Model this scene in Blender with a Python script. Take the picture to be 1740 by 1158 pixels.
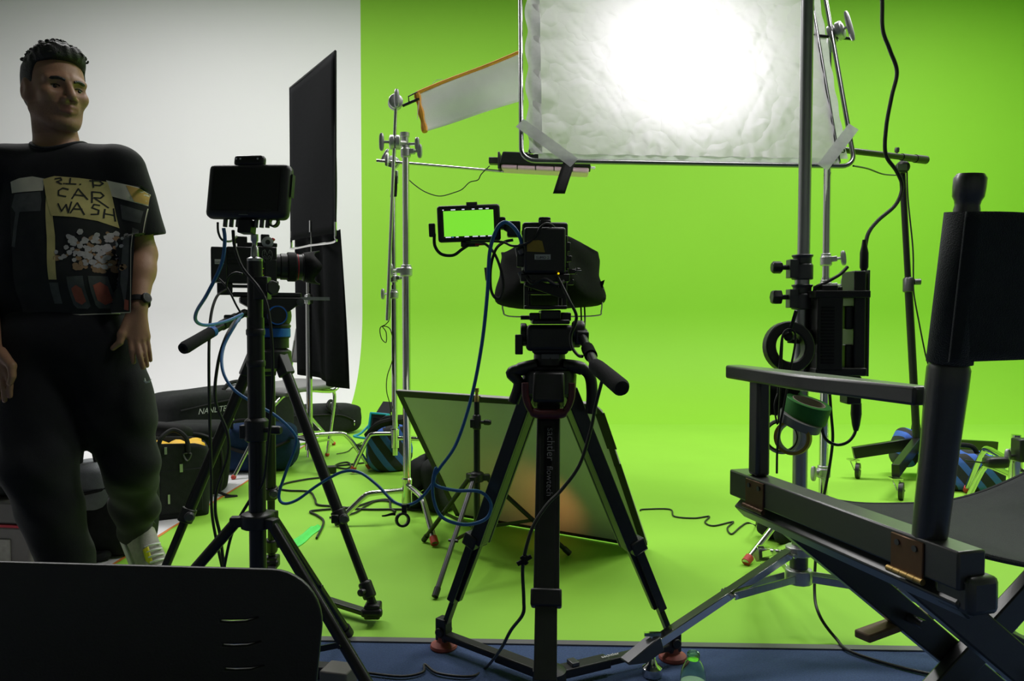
import bpy, math, random
import numpy as np
from mathutils import Vector, Matrix, Quaternion, geometry
from mathutils.bvhtree import BVHTree
random.seed(4); np.random.seed(4)
R = math.radians
for o in list(bpy.data.objects): bpy.data.objects.remove(o)
scn = bpy.context.scene
COL = scn.collection
# ------------------------------------------------------------------ camera
F = 1257.0; CZ = 0.87; PIT = math.atan(39.0 / F)
cd = bpy.data.cameras.new('camera'); cam = bpy.data.objects.new('camera', cd); COL.objects.link(cam)
cd.sensor_width = 36.0; cd.lens = F * 36.0 / 1740.0; cd.clip_start = 0.02
cam.location = (0, 0, CZ); cam.rotation_euler = (R(90) - PIT, 0, 0)
scn.camera = cam
# ------------------------------------------------------------------ world, exposure
w = bpy.data.worlds.new('world'); scn.world = w; w.use_nodes = True
w.node_tree.nodes['Background'].inputs[0].default_value = (0.55, 0.6, 0.65, 1)
w.node_tree.nodes['Background'].inputs[1].default_value = 0.012
vs = scn.view_settings
vs.view_transform = 'Standard'; vs.look = 'None'; vs.gamma = 1; vs.use_curve_mapping = False
vs.exposure = 0.0
# overhead studio softboxes: (x, y, z, tilt toward the back wall in degrees, size x, size y, watts)
SOFT = [(-2.9, 4.5, 4.2, 0, 1.5, 1.0, 112), (-0.9, 4.5, 4.2, 0, 1.5, 1.0, 66), (1.2, 4.5, 4.2, 0, 1.5, 1.0, 50), (3.5, 4.5, 4.2, 0, 1.5, 1.0, 130), (1.5, 1.9, 4.2, 0, 1.2, 0.8, 46)]
SPOT_W = 22.5     # lamp behind the silk
# ------------------------------------------------------------------ helpers
UP = Vector((0, 0, 1)); X = Vector((1, 0, 0)); Y = Vector((0, 1, 0))
_f = Vector((0, math.cos(PIT), -math.sin(PIT))); _u = Vector((0, math.sin(PIT), math.cos(PIT)))
def ray(px, py): return _f + X * ((px - 870.0) / F) - _u * ((py - 579.0) / F)
def at(px, py, d):
    r = ray(px, py); return Vector((0, 0, CZ)) + r * (d / r.y)
def gnd(px, py, z=0.0):
    r = ray(px, py); return Vector((0, 0, CZ)) + r * ((z - CZ) / r.z)
def V(*a): return Vector(a)
def lerp(a, b, t): return a + (b - a) * t
def basis(n, up=UP):
    n = n.normalized()
    if abs(n.dot(up)) > 0.98: up = X if abs(n.x) < 0.9 else Y
    a = up.cross(n).normalized(); b = n.cross(a)
    return a, b, n
def spline(pts, n=8, closed=False):
    P = [Vector(p) for p in pts]; out = []
    N = len(P); rng = N if closed else N - 1
    for i in range(rng):
        if closed: p0, p1, p2, p3 = P[i - 1], P[i], P[(i + 1) % N], P[(i + 2) % N]
        else: p0, p1, p2, p3 = P[max(i - 1, 0)], P[i], P[i + 1], P[min(i + 2, N - 1)]
        for k in range(n):
            t = k / n
            out.append(0.5 * ((2 * p1) + (p2 - p0) * t + (2 * p0 - 5 * p1 + 4 * p2 - p3) * t * t + (3 * p1 - p0 - 3 * p2 + p3) * t ** 3))
    if not closed: out.append(P[-1])
    return out

class MB:
    def __init__(s): s.v = []; s.f = []
    def add(s, vs_, fs):
        o = len(s.v); s.v += [Vector(q) for q in vs_]; s.f += [tuple(i + o for i in f) for f in fs]; return s
    def box(s, c, size, rot=None, taper=1.0):
        c = Vector(c); hx, hy, hz = (q / 2 for q in size); vv = []
        for z in (-1, 1):
            t = taper if z > 0 else 1
            for x_, y_ in ((-1, -1), (1, -1), (1, 1), (-1, 1)):
                p = Vector((x_ * hx * t, y_ * hy * t, z * hz)); vv.append(c + (rot @ p if rot else p))
        return s.add(vv, [(3, 2, 1, 0), (4, 5, 6, 7), (0, 1, 5, 4), (1, 2, 6, 5), (2, 3, 7, 6), (3, 0, 4, 7)])
    def beam(s, p0, p1, wa, wb, side=None):
        """rectangular bar from p0 to p1; wa across (along side), wb the other way"""
        p0 = Vector(p0); p1 = Vector(p1); n = (p1 - p0)
        L = n.length; n.normalize()
        a = Vector(side) if side else basis(n)[0]
        a = (a - n * a.dot(n)).normalized(); b = n.cross(a)
        m = Matrix((a, b, n)).transposed()
        return s.box((p0 + p1) / 2, (wa, wb, L), m)
    def cyl(s, p0, p1, r0, r1=None, seg=14, cap=True):
        p0 = Vector(p0); p1 = Vector(p1); r1 = r0 if r1 is None else r1
        a, b, n = basis(p1 - p0); vv = []
        for p, r in ((p0, r0), (p1, r1)):
            for i in range(seg):
                t = 2 * math.pi * i / seg; vv.append(p + a * (r * math.cos(t)) + b * (r * math.sin(t)))
        fs = [(i, (i + 1) % seg, seg + (i + 1) % seg, seg + i) for i in range(seg)]
        if cap: fs += [tuple(range(seg - 1, -1, -1)), tuple(range(seg, 2 * seg))]
        return s.add(vv, fs)
    def lathe(s, prof, o, ax=UP, seg=16):
        """prof: (radius, height) list along ax from o"""
        o = Vector(o); a, b, n = basis(Vector(ax)); vv = []; fs = []
        for r, h in prof:
            for i in range(seg):
                t = 2 * math.pi * i / seg; vv.append(o + n * h + a * (r * math.cos(t)) + b * (r * math.sin(t)))
        for k in range(len(prof) - 1):
            for i in range(seg):
                j = (i + 1) % seg; fs.append((k * seg + i, k * seg + j, (k + 1) * seg + j, (k + 1) * seg + i))
        if prof[0][0] > 1e-5: fs.append(tuple(range(seg - 1, -1, -1)))
        if prof[-1][0] > 1e-5: fs.append(tuple(range((len(prof) - 1) * seg, len(prof) * seg)))
        return s.add(vv, fs)
    def ring(s, c, ax, R0, r1, hh, seg=28):
        """flat-walled ring: outer R0, inner r1, height hh along ax, centred"""
        c = Vector(c); a, b, n = basis(Vector(ax)); vv = []; fs = []
        for i in range(seg):
            t = 2 * math.pi * i / seg; d = a * math.cos(t) + b * math.sin(t)
            vv += [c + d * R0 - n * hh / 2, c + d * R0 + n * hh / 2, c + d * r1 + n * hh / 2, c + d * r1 - n * hh / 2]
        for i in range(seg):
            j = (i + 1) % seg
            for k in range(4):
                l = (k + 1) % 4; fs.append((i * 4 + k, j * 4 + k, j * 4 + l, i * 4 + l))
        return s.add(vv, fs)
    def tube(s, pts, r, seg=8, closed=False, cap=True):
        P = [Vector(p) for p in pts]; N = len(P)
        rr = r if isinstance(r, (list, tuple)) else [r] * N
        T = []
        for i in range(N):
            if closed: t = P[(i + 1) % N] - P[i - 1]
            else: t = P[min(i + 1, N - 1)] - P[max(i - 1, 0)]
            T.append(t.normalized() if t.length > 1e-9 else UP.copy())
        a = basis(T[0])[0]; vv = []; fs = []
        for i in range(N):
            a = a - T[i] * a.dot(T[i])
            a = a.normalized() if a.length > 1e-6 else basis(T[i])[0]
            b = T[i].cross(a)
            for k in range(seg):
                t = 2 * math.pi * k / seg; vv.append(P[i] + (a * math.cos(t) + b * math.sin(t)) * rr[i])
        for i in range(N if closed else N - 1):
            j = (i + 1) % N
            for k in range(seg):
                l = (k + 1) % seg; fs.append((i * seg + k, i * seg + l, j * seg + l, j * seg + k))
        if cap and not closed: fs += [tuple(range(seg - 1, -1, -1)), tuple(range((N - 1) * seg, N * seg))]
        return s.add(vv, fs)
    def ell(s, c, r, rot=None, nu=16, nv=10, e=1.0, noise=0.0, ns=20.0):
        """superellipsoid; e=1 ellipsoid, e<1 boxier"""
        c = Vector(c); vv = []; fs = []
        pw = lambda q: math.copysign(abs(q) ** e, q)
        for j in range(nv + 1):
            ph = -math.pi / 2 + math.pi * j / nv
            for i in range(nu):
                th = 2 * math.pi * i / nu
                p = Vector((pw(math.cos(ph)) * pw(math.cos(th)), pw(math.cos(ph)) * pw(math.sin(th)), pw(math.sin(ph))))
                if noise:
                    k = 1 + noise * (math.sin(p.x * ns + 1.3) * math.cos(p.y * ns * .8 + p.z * 3) + math.sin(p.z * ns * .9 + p.x * 2 + .4))
                    p *= k
                p = Vector((p.x * r[0], p.y * r[1], p.z * r[2])); vv.append(c + (rot @ p if rot else p))
        for j in range(nv):
            for i in range(nu):
                k = (i + 1) % nu; fs.append((j * nu + i, j * nu + k, (j + 1) * nu + k, (j + 1) * nu + i))
        return s.add(vv, fs)
    def prism(s, poly, o, ux, uy, depth, centre=False):
        o = Vector(o); ux = Vector(ux); uy = Vector(uy); n = ux.cross(uy).normalized() * depth
        if centre: o = o - n / 2
        N = len(poly); vv = [o + ux * a + uy * b for a, b in poly]; vv += [q + n for q in vv]
        fs = [tuple(range(N - 1, -1, -1)), tuple(range(N, 2 * N))]
        fs += [(i, (i + 1) % N, N + (i + 1) % N, N + i) for i in range(N)]
        return s.add(vv, fs)
    def grid(s, fn, nu, nv, thick=None):
        vv = [fn(i / nu, j / nv) for j in range(nv + 1) for i in range(nu + 1)]; W = nu + 1
        fs = [(j * W + i, j * W + i + 1, (j + 1) * W + i + 1, (j + 1) * W + i) for j in range(nv) for i in range(nu)]
        return s.add(vv, fs)
    def build(s, name, mat, parent=None, bevel=0.0, seg=2, smooth=38, solid=0.0, sub=0, loc=None):
        base = Vector((0, 0, 0))
        if loc is not None: base = Vector(loc)
        elif parent is not None:
            q = parent
            while q is not None: base += Vector(q.location); q = q.parent
        me = bpy.data.meshes.new(name)
        me.from_pydata([tuple(q - base) for q in s.v], [], s.f); me.validate()
        if smooth:
            me.polygons.foreach_set('use_smooth', [True] * len(me.polygons)); me.update()
            if smooth < 180: me.set_sharp_from_angle(angle=R(smooth))
        me.materials.append(M[mat] if isinstance(mat, str) else mat)
        o = bpy.data.objects.new(name, me); COL.objects.link(o)
        if loc is not None: o.location = base
        if parent is not None: o.parent = parent
        if solid:
            m = o.modifiers.new('thickness', 'SOLIDIFY'); m.thickness = solid; m.offset = 0
        if bevel:
            m = o.modifiers.new('bevel', 'BEVEL'); m.width = bevel; m.segments = seg; m.limit_method = 'ANGLE'; m.angle_limit = R(40)
            m.harden_normals = False
        if sub:
            m = o.modifiers.new('sub', 'SUBSURF'); m.levels = sub; m.render_levels = sub
        return o

def tag(o, label, cat, group=None, kind=None):
    if label: o['label'] = label
    if cat: o['category'] = cat
    if group: o['group'] = group
    if kind: o['kind'] = kind
    return o
def thing(name, label, cat, loc=(0, 0, 0), group=None):
    o = bpy.data.objects.new(name, None); COL.objects.link(o); o.location = loc; o.empty_display_size = 0.1
    return tag(o, label, cat, group)
def base_of(mb):
    a = np.array([tuple(q) for q in mb.v]); return Vector(((a[:, 0].min() + a[:, 0].max()) / 2, (a[:, 1].min() + a[:, 1].max()) / 2, a[:, 2].min()))
def solo(mb, name, mat, label, cat, group=None, **k):
    return tag(mb.build(name, mat, None, loc=base_of(mb), **k), label, cat, group)
def struct(mb, name, mat, **k):
    o = mb.build(name, mat, None, loc=base_of(mb), **k); o['kind'] = 'structure'; return o
def text(body, name, mat, parent, o, ux, uy, size, ext=0.0006, spacing=1.0, shear=0.0, fit=None, bvh=None, pdir=None, off=0.001):
    """flat lettering: o is the lower left corner, ux reading direction"""
    cu = bpy.data.curves.new('t', 'FONT'); cu.body = body; cu.size = 1.0; cu.space_character = spacing; cu.shear = shear; cu.resolution_u = 3
    t = bpy.data.objects.new('t', cu); COL.objects.link(t)
    dg = bpy.context.evaluated_depsgraph_get(); me = bpy.data.meshes.new_from_object(t.evaluated_get(dg))
    bpy.data.objects.remove(t)
    vv = [q.co.copy() for q in me.vertices]; fs = [tuple(p.vertices) for p in me.polygons]
    x0 = min(q.x for q in vv); x1 = max(q.x for q in vv); sc = size
    if fit: sc = fit / (x1 - x0)
    ux = Vector(ux).normalized(); uy = Vector(uy).normalized(); n = ux.cross(uy).normalized(); o = Vector(o)
    mb = MB(); pts = []
    for q in vv:
        p = o + ux * ((q.x - x0) * sc) + uy * (q.y * sc) + n * ext
        if bvh:
            h = bvh.ray_cast(p, pdir, 1.0)
            if h[0] is not None: p = h[0] - pdir * off
        pts.append(p)
    mb.add(pts, fs); return mb.build(name, mat, parent, smooth=0)
# ------------------------------------------------------------------ materials
M = {}
def mat(name, col, rough=0.5, metal=0.0, var=0.12, scale=30.0, bump=0.0, bscale=200.0, spec=0.5, coat=0.0, trans=0.0, stretch=None, sheen=0.0):
    m = bpy.data.materials.new(name); m.use_nodes = True; M[name] = m
    nt = m.node_tree; b = nt.nodes['Principled BSDF']
    b.inputs['Roughness'].default_value = rough; b.inputs['Metallic'].default_value = metal
    b.inputs['Specular IOR Level'].default_value = spec; b.inputs['Coat Weight'].default_value = coat
    b.inputs['Transmission Weight'].default_value = trans; b.inputs['Sheen Weight'].default_value = sheen
    tc = nt.nodes.new('ShaderNodeTexCoord'); src = tc.outputs['Object']
    if stretch:
        mp = nt.nodes.new('ShaderNodeMapping'); mp.inputs['Scale'].default_value = stretch; nt.links.new(src, mp.inputs[0]); src = mp.outputs[0]
    n = nt.nodes.new('ShaderNodeTexNoise'); n.inputs['Scale'].default_value = scale; n.inputs['Detail'].default_value = 4; nt.links.new(src, n.inputs['Vector'])
    mx = nt.nodes.new('ShaderNodeMix'); mx.data_type = 'RGBA'
    mx.inputs[6].default_value = (*[c * (1 - var) for c in col], 1); mx.inputs[7].default_value = (*[min(1, c * (1 + var)) for c in col], 1)
    nt.links.new(n.outputs['Fac'], mx.inputs[0]); nt.links.new(mx.outputs[2], b.inputs['Base Color'])
    if bump:
        n2 = nt.nodes.new('ShaderNodeTexNoise'); n2.inputs['Scale'].default_value = bscale; n2.inputs['Detail'].default_value = 3; nt.links.new(src, n2.inputs['Vector'])
        bp = nt.nodes.new('ShaderNodeBump'); bp.inputs['Strength'].default_value = bump; bp.inputs['Distance'].default_value = 0.004
        nt.links.new(n2.outputs['Fac'], bp.inputs['Height']); nt.links.new(bp.outputs[0], b.inputs['Normal'])
    return m
def emit(name, col, st):
    m = bpy.data.materials.new(name); m.use_nodes = True; M[name] = m; b = m.node_tree.nodes['Principled BSDF']
    b.inputs['Base Color'].default_value = (0.02, 0.02, 0.02, 1); b.inputs['Emission Color'].default_value = (*col, 1); b.inputs['Emission Strength'].default_value = st
    return m
mat('green_wall', (0.275, 0.60, 0.043), 0.62, var=0.03, scale=1.2, bump=0.03, bscale=60, spec=0.25)
mat('green_floor', (0.283, 0.605, 0.053), 0.55, var=0.07, scale=2.5, bump=0.05, bscale=40, spec=0.3)
mat('white_wall', (0.76, 0.755, 0.765), 0.6, var=0.02, scale=1.5, bump=0.03, bscale=60, spec=0.25)
mat('white_floor', (0.72, 0.71, 0.73), 0.5, var=0.06, scale=4, bump=0.05, bscale=40, spec=0.3)
mat('carpet', (0.056, 0.096, 0.21), 0.95, var=0.45, scale=220, bump=0.9, bscale=420, spec=0.1, sheen=0.15)
mat('orange_tape', (0.62, 0.20, 0.03), 0.6, var=0.2, scale=12)
mat('edge_metal', (0.13, 0.13, 0.135), 0.5, 0.2, var=0.1)
mat('ceiling_black', (0.10, 0.10, 0.10), 0.9)
mat('room_grey', (0.33, 0.33, 0.34), 0.85, var=0.04, scale=2)
mat('black_plastic', (0.012, 0.012, 0.013), 0.42, var=0.25, scale=40, bump=0.06, bscale=500)
mat('black_matte', (0.010, 0.010, 0.011), 0.75, var=0.3, scale=60, bump=0.15, bscale=350, spec=0.3)
mat('black_gloss', (0.006, 0.006, 0.007), 0.12, var=0.1)
mat('black_metal', (0.014, 0.014, 0.015), 0.33, 0.25, var=0.2, scale=25, bump=0.03, bscale=300)
mat('leg_gloss', (0.05, 0.052, 0.05), 0.32, 0.75, var=0.15)
mat('grey_metal', (0.10, 0.10, 0.105), 0.38, 0.6, var=0.2)
mat('chrome', (0.72, 0.71, 0.70), 0.13, 1.0, var=0.06, scale=15)
mat('brushed_steel', (0.42, 0.42, 0.43), 0.3, 1.0, var=0.12, scale=20, stretch=(6, 6, 0.3))
mat('cast_alu', (0.50, 0.50, 0.51), 0.42, 0.9, var=0.15, scale=60, bump=0.1, bscale=250)
mat('red_rubber', (0.55, 0.06, 0.04), 0.6, var=0.15)
mat('brick_rubber', (0.33, 0.075, 0.055), 0.65, var=0.2)
mat('crimson', (0.09, 0.012, 0.018), 0.4, var=0.2)
mat('black_cloth', (0.0065, 0.0068, 0.007), 0.92, var=0.35, scale=80, bump=0.4, bscale=600, spec=0.1)
mat('duvetyne', (0.0095, 0.0105, 0.012), 0.95, var=0.3, scale=50, bump=0.3, bscale=500, spec=0.08)
mat('bag_cloth', (0.018, 0.020, 0.020), 0.85, var=0.35, scale=40, bump=0.5, bscale=500, spec=0.2)
mat('navy_cloth', (0.012, 0.030, 0.085), 0.85, var=0.3, scale=40, bump=0.4, bscale=500, spec=0.2)
mat('grey_cloth', (0.19, 0.20, 0.21), 0.85, var=0.2, scale=30, bump=0.4, bscale=400, spec=0.2)
mat('grey_strap', (0.40, 0.40, 0.41), 0.8, var=0.15, scale=60, bump=0.4, bscale=500)
mat('white_cloth', (0.91, 0.91, 0.90), 0.85, var=0.04, scale=20, bump=0.15, bscale=300)
mat('orange_edge', (0.72, 0.30, 0.02), 0.7, var=0.15, scale=30)
mat('blue_cable', (0.03, 0.15, 0.40), 0.42, var=0.15)
mat('black_cable', (0.010, 0.010, 0.010), 0.5, var=0.2)
mat('blue_accent', (0.01, 0.12, 0.55), 0.4, var=0.1)
mat('foam_grip', (0.028, 0.028, 0.030), 0.9, var=0.2, scale=90, bump=0.3, bscale=600, spec=0.2)
mat('paper_label', (0.55, 0.55, 0.53), 0.7, var=0.1)
mat('dim_label', (0.16, 0.16, 0.16), 0.7, var=0.1)
mat('dark_print', (0.02, 0.02, 0.02), 0.8)
mat('white_print', (0.75, 0.75, 0.75), 0.6, var=0.05)
mat('grey_print', (0.17, 0.17, 0.18), 0.6, var=0.05)
mat('brass', (0.42, 0.29, 0.11), 0.5, 1.0, var=0.15, scale=40)
mat('bronze', (0.16, 0.085, 0.045), 0.45, 0.55, var=0.25, scale=60)
mat('black_wood', (0.017, 0.018, 0.018), 0.42, var=0.35, scale=18, bump=0.06, bscale=90, stretch=(1, 8, 8), spec=0.7, coat=0.7); M['black_wood'].node_tree.nodes['Principled BSDF'].inputs['Coat Roughness'].default_value = .28
mat('bare_wood', (0.22, 0.14, 0.075), 0.6, var=0.3, scale=15, stretch=(1, 8, 8), bump=0.1)
mat('canvas', (0.026, 0.031, 0.032), 0.92, var=0.25, scale=60, bump=0.5, bscale=700, spec=0.15, sheen=0.25)
mat('chair_grey', (0.17, 0.17, 0.17), 0.4, var=0.08)
mat('board_white', (0.60, 0.59, 0.55), 0.8, var=0.06, scale=8)
mat('gaffer', (0.013, 0.013, 0.012), 0.7, var=0.3, bump=0.2, bscale=300)
mat('teal', (0.01, 0.30, 0.40), 0.4, var=0.1)
mat('yellow', (0.75, 0.45, 0.02), 0.6, var=0.15)
mat('tape_green', (0.028, 0.22, 0.028), 0.6, var=0.1, scale=60, bump=0.1)
mat('tape_grey', (0.22, 0.225, 0.22), 0.6, var=0.1)
mat('tape_white', (0.55, 0.54, 0.50), 0.6, var=0.1)
mat('tape_yellow', (0.38, 0.26, 0.03), 0.6, var=0.15)
mat('tape_black', (0.012, 0.012, 0.012), 0.6)
mat('cardboard', (0.35, 0.30, 0.24), 0.8)
mat('tape_neon', (0.10, 0.80, 0.12), 0.6, var=0.1)
mat('pink_gel', (0.80, 0.52, 0.66), 0.7, var=0.06)
mat('case_grey', (0.17, 0.16, 0.15), 0.6, var=0.12)
mat('red', (0.50, 0.02, 0.04), 0.6)
mat('skin', (0.33, 0.175, 0.11), 0.5, var=0.12, scale=45, bump=0.12, bscale=350, spec=0.35)
mat('lip', (0.25, 0.095, 0.075), 0.45, var=0.1)
mat('stubble', (0.285, 0.155, 0.10), 0.6, var=0.25, scale=160, bump=0.2, bscale=500, spec=0.3)
mat('watch_face', (0.01, 0.01, 0.01), 0.5)
mat('hair', (0.008, 0.0065, 0.006), 0.6, var=0.3, scale=150, bump=0.7, bscale=280)
mat('eye_white', (0.30, 0.28, 0.26), 0.25)
mat('iris', (0.02, 0.012, 0.008), 0.1)
mat('shirt', (0.0085, 0.009, 0.011), 0.92, var=0.25, scale=30, bump=0.25, bscale=400, spec=0.15, sheen=0.15)
mat('trousers', (0.0075, 0.008, 0.0105), 0.88, var=0.3, scale=25, bump=0.3, bscale=450, spec=0.2, sheen=0.12)
mat('shoe_grey', (0.36, 0.35, 0.31), 0.7, var=0.25, scale=60, bump=0.2)
mat('shoe_dark', (0.05, 0.055, 0.045), 0.8, var=0.3)
mat('neon_yellow', (0.75, 0.70, 0.02), 0.5)
mat('pr_cream', (0.62, 0.58, 0.46), 0.85, var=0.2, scale=25)
mat('pr_note', (0.60, 0.50, 0.20), 0.85, var=0.35, scale=18)
mat('pr_orange', (0.58, 0.36, 0.10), 0.85, var=0.3, scale=25)
mat('pr_grey', (0.085, 0.088, 0.085), 0.85, var=0.5, scale=40)
mat('pr_dark', (0.016, 0.0165, 0.0165), 0.85, var=0.5, scale=30)
mat('pr_flower', (0.46, 0.43, 0.43), 0.85, var=0.35, scale=90)
mat('pr_beige', (0.34, 0.21, 0.115), 0.85, var=0.35, scale=80)
mat('pr_red', (0.36, 0.09, 0.06), 0.85, var=0.3, scale=60)
emit('screen_green', (0.22, 0.80, 0.04), 0.95); emit('screen_white', (0.75, 0.8, 0.9), 0.9); emit('screen_blue', (0.1, 0.25, 0.7), 0.6)
emit('led_yellow', (1.0, 0.75, 0.0), 0.9); emit('led_green', (0.5, 0.9, 0.0), 0.35); emit('softbox_face', (1, 0.99, 0.97), 3.0); emit('lamp_face', (1, 0.98, 0.95), 40.0)
emit('warm_face', (1.0, 0.55, 0.25), 3.0)
# clear plastic for the bottle and glass
def clear(name, col, rough=0.05):
    m = mat(name, col, rough, trans=1.0, var=0.0); m.node_tree.nodes['Principled BSDF'].inputs['IOR'].default_value = 1.2; return m
clear('bottle_plastic', (0.75, 0.95, 0.80))
def stripe_mat(name, c0, c1, scale, rot):
    m = mat(name, c0, 0.85, var=0.2, bump=0.4, bscale=400); nt = m.node_tree; b = nt.nodes['Principled BSDF']
    tc = nt.nodes.new('ShaderNodeTexCoord'); mp = nt.nodes.new('ShaderNodeMapping'); mp.inputs['Rotation'].default_value = rot
    wv = nt.nodes.new('ShaderNodeTexWave'); wv.inputs['Scale'].default_value = scale; wv.inputs['Distortion'].default_value = 0.4
    rp = nt.nodes.new('ShaderNodeValToRGB'); rp.color_ramp.interpolation = 'CONSTANT'
    rp.color_ramp.elements[0].color = (*c0, 1); rp.color_ramp.elements[1].color = (*c1, 1); rp.color_ramp.elements[1].position = 0.62
    nt.links.new(tc.outputs['Object'], mp.inputs[0]); nt.links.new(mp.outputs[0], wv.inputs['Vector']); nt.links.new(wv.outputs['Fac'], rp.inputs[0]); nt.links.new(rp.outputs[0], b.inputs['Base Color'])
stripe_mat('stripe_bag', (0.022, 0.024, 0.028), (0.05, 0.14, 0.55), 4.2, (0, R(38), 0))
# translucent silk
m = bpy.data.materials.new('silk'); m.use_nodes = True; M['silk'] = m; nt = m.node_tree; nt.nodes.clear()
out = nt.nodes.new('ShaderNodeOutputMaterial'); tr = nt.nodes.new('ShaderNodeBsdfTranslucent'); df = nt.nodes.new('ShaderNodeBsdfPrincipled'); mx = nt.nodes.new('ShaderNodeMixShader')
tc = nt.nodes.new('ShaderNodeTexCoord'); n0 = nt.nodes.new('ShaderNodeTexNoise'); n0.inputs['Scale'].default_value = 5; n0.inputs['Detail'].default_value = 3
va = nt.nodes.new('ShaderNodeVectorMath'); va.operation = 'MULTIPLY_ADD'; va.inputs[1].default_value = (.28, .28, .28)
n1 = nt.nodes.new('ShaderNodeTexVoronoi'); n1.feature = 'F1'; n1.inputs['Scale'].default_value = 9.0
nt.links.new(tc.outputs['Object'], n0.inputs['Vector']); nt.links.new(n0.outputs['Color'], va.inputs[0]); nt.links.new(tc.outputs['Object'], va.inputs[2])
bp = nt.nodes.new('ShaderNodeBump'); bp.inputs['Strength'].default_value = 0.55; bp.inputs['Distance'].default_value = 0.02
nt.links.new(va.outputs[0], n1.inputs['Vector']); nt.links.new(n1.outputs['Distance'], bp.inputs['Height'])
tr.inputs[0].default_value = (0.60, 0.555, 0.62, 1); df.inputs['Base Color'].default_value = (0.78, 0.74, 0.80, 1); df.inputs['Roughness'].default_value = 0.4
nt.links.new(bp.outputs[0], tr.inputs['Normal']); nt.links.new(bp.outputs[0], df.inputs['Normal'])
mx.inputs[0].default_value = 0.4; nt.links.new(tr.outputs[0], mx.inputs[1]); nt.links.new(df.outputs[0], mx.inputs[2]); nt.links.new(mx.outputs[0], out.inputs[0])
def thin_cloth(name, col, f):
    m = bpy.data.materials.new(name); m.use_nodes = True; M[name] = m; nt = m.node_tree; nt.nodes.clear()
    out = nt.nodes.new('ShaderNodeOutputMaterial'); tr = nt.nodes.new('ShaderNodeBsdfTranslucent'); df = nt.nodes.new('ShaderNodeBsdfDiffuse'); mx = nt.nodes.new('ShaderNodeMixShader')
    tc = nt.nodes.new('ShaderNodeTexCoord'); n1 = nt.nodes.new('ShaderNodeTexNoise'); n1.inputs['Scale'].default_value = 60; rp = nt.nodes.new('ShaderNodeMix'); rp.data_type = 'RGBA'
    rp.inputs[6].default_value = (*[c * .9 for c in col], 1); rp.inputs[7].default_value = (*[min(1, c * 1.1) for c in col], 1)
    nt.links.new(tc.outputs['Object'], n1.inputs['Vector']); nt.links.new(n1.outputs['Fac'], rp.inputs[0]); nt.links.new(rp.outputs[2], tr.inputs[0]); nt.links.new(rp.outputs[2], df.inputs[0])
    mx.inputs[0].default_value = f; nt.links.new(tr.outputs[0], mx.inputs[1]); nt.links.new(df.outputs[0], mx.inputs[2]); nt.links.new(mx.outputs[0], out.inputs[0])
thin_cloth('hem_cloth', (0.80, 0.80, 0.81), .62); mat('frame_steel', (0.26, 0.26, 0.27), 0.28, 1.0, var=0.1); thin_cloth('flag_cloth', (0.85, 0.85, 0.83), .6)
# ------------------------------------------------------------------ the room
E0 = gnd(600, 1086); E1 = gnd(1500, 1101); esl = (E1.y - E0.y) / (E1.x - E0.x)
def edge_y(x): return E0.y + (x - E0.x) * esl
BX = -1.405           # painted boundary between the white and the green
WY = 6.95; CR = 0.95; TOPZ = 4.5; XL, XR = -5.2, 5.4
def floor_piece(name, x0, x1, m, ya=None):
    mb = MB(); mb.add([(x0, edge_y(x0), 0), (x1, edge_y(x1), 0), (x1, WY - CR, 0), (x0, WY - CR, 0)], [(0, 1, 2, 3)]); return struct(mb, name, m, smooth=0)
floor_piece('floor', BX, XR, 'green_floor'); floor_piece('floor_left', XL, BX, 'white_floor')
def cyc(name, x0, x1, m):
    mb = MB(); pr = [(WY - CR, 0.0)] + [(WY - CR + CR * math.sin(t), CR - CR * math.cos(t)) for t in [R(90) * k / 24 for k in range(1, 25)]] + [(WY, TOPZ)]
    for y_, z_ in pr: mb.v += [Vector((x0, y_, z_)), Vector((x1, y_, z_))]
    mb.f = [(2 * k, 2 * k + 1, 2 * k + 3, 2 * k + 2) for k in range(len(pr) - 1)]
    return struct(mb, name, m, smooth=180)
cyc('wall_back', BX, XR, 'green_wall'); cyc('wall_left', XL, BX, 'white_wall')
mb = MB(); mb.add([(XL, -2.6, 0), (XR, -2.6, 0), (XR, edge_y(XR), 0), (XL, edge_y(XL), 0)], [(0, 1, 2, 3)]); struct(mb, 'floor_front', 'carpet', smooth=0)
mb = MB(); mb.prism([(XL, edge_y(XL) - .022), (XR, edge_y(XR) - .022), (XR, edge_y(XR) + .004), (XL, edge_y(XL) + .004)], (0, 0, 0), X, Y, 0.004); struct(mb, 'trim_1', 'edge_metal', smooth=0)
mb = MB(); mb.box((0.1, 2.175, TOPZ + .05), (XR - XL, 9.55, 0.1)); struct(mb, 'ceiling', 'ceiling_black', smooth=0)
mb = MB(); mb.box((0.1, -2.65, TOPZ / 2), (XR - XL, 0.1, TOPZ)); struct(mb, 'wall_front', 'room_grey', smooth=0)
mb = MB(); mb.box((XR + .05, 4.47, TOPZ / 2), (0.1, 4.96, TOPZ)); struct(mb, 'wall_right', 'green_wall', smooth=0)
mb = MB(); mb.box((XR + .05, -.305, TOPZ / 2), (0.1, 4.59, TOPZ)); struct(mb, 'wall_right_front', 'room_grey', smooth=0)
mb = MB(); mb.box((XL - .05, 2.175, TOPZ / 2), (0.1, 9.55, TOPZ)); struct(mb, 'wall_side', 'room_grey', smooth=0)
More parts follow.
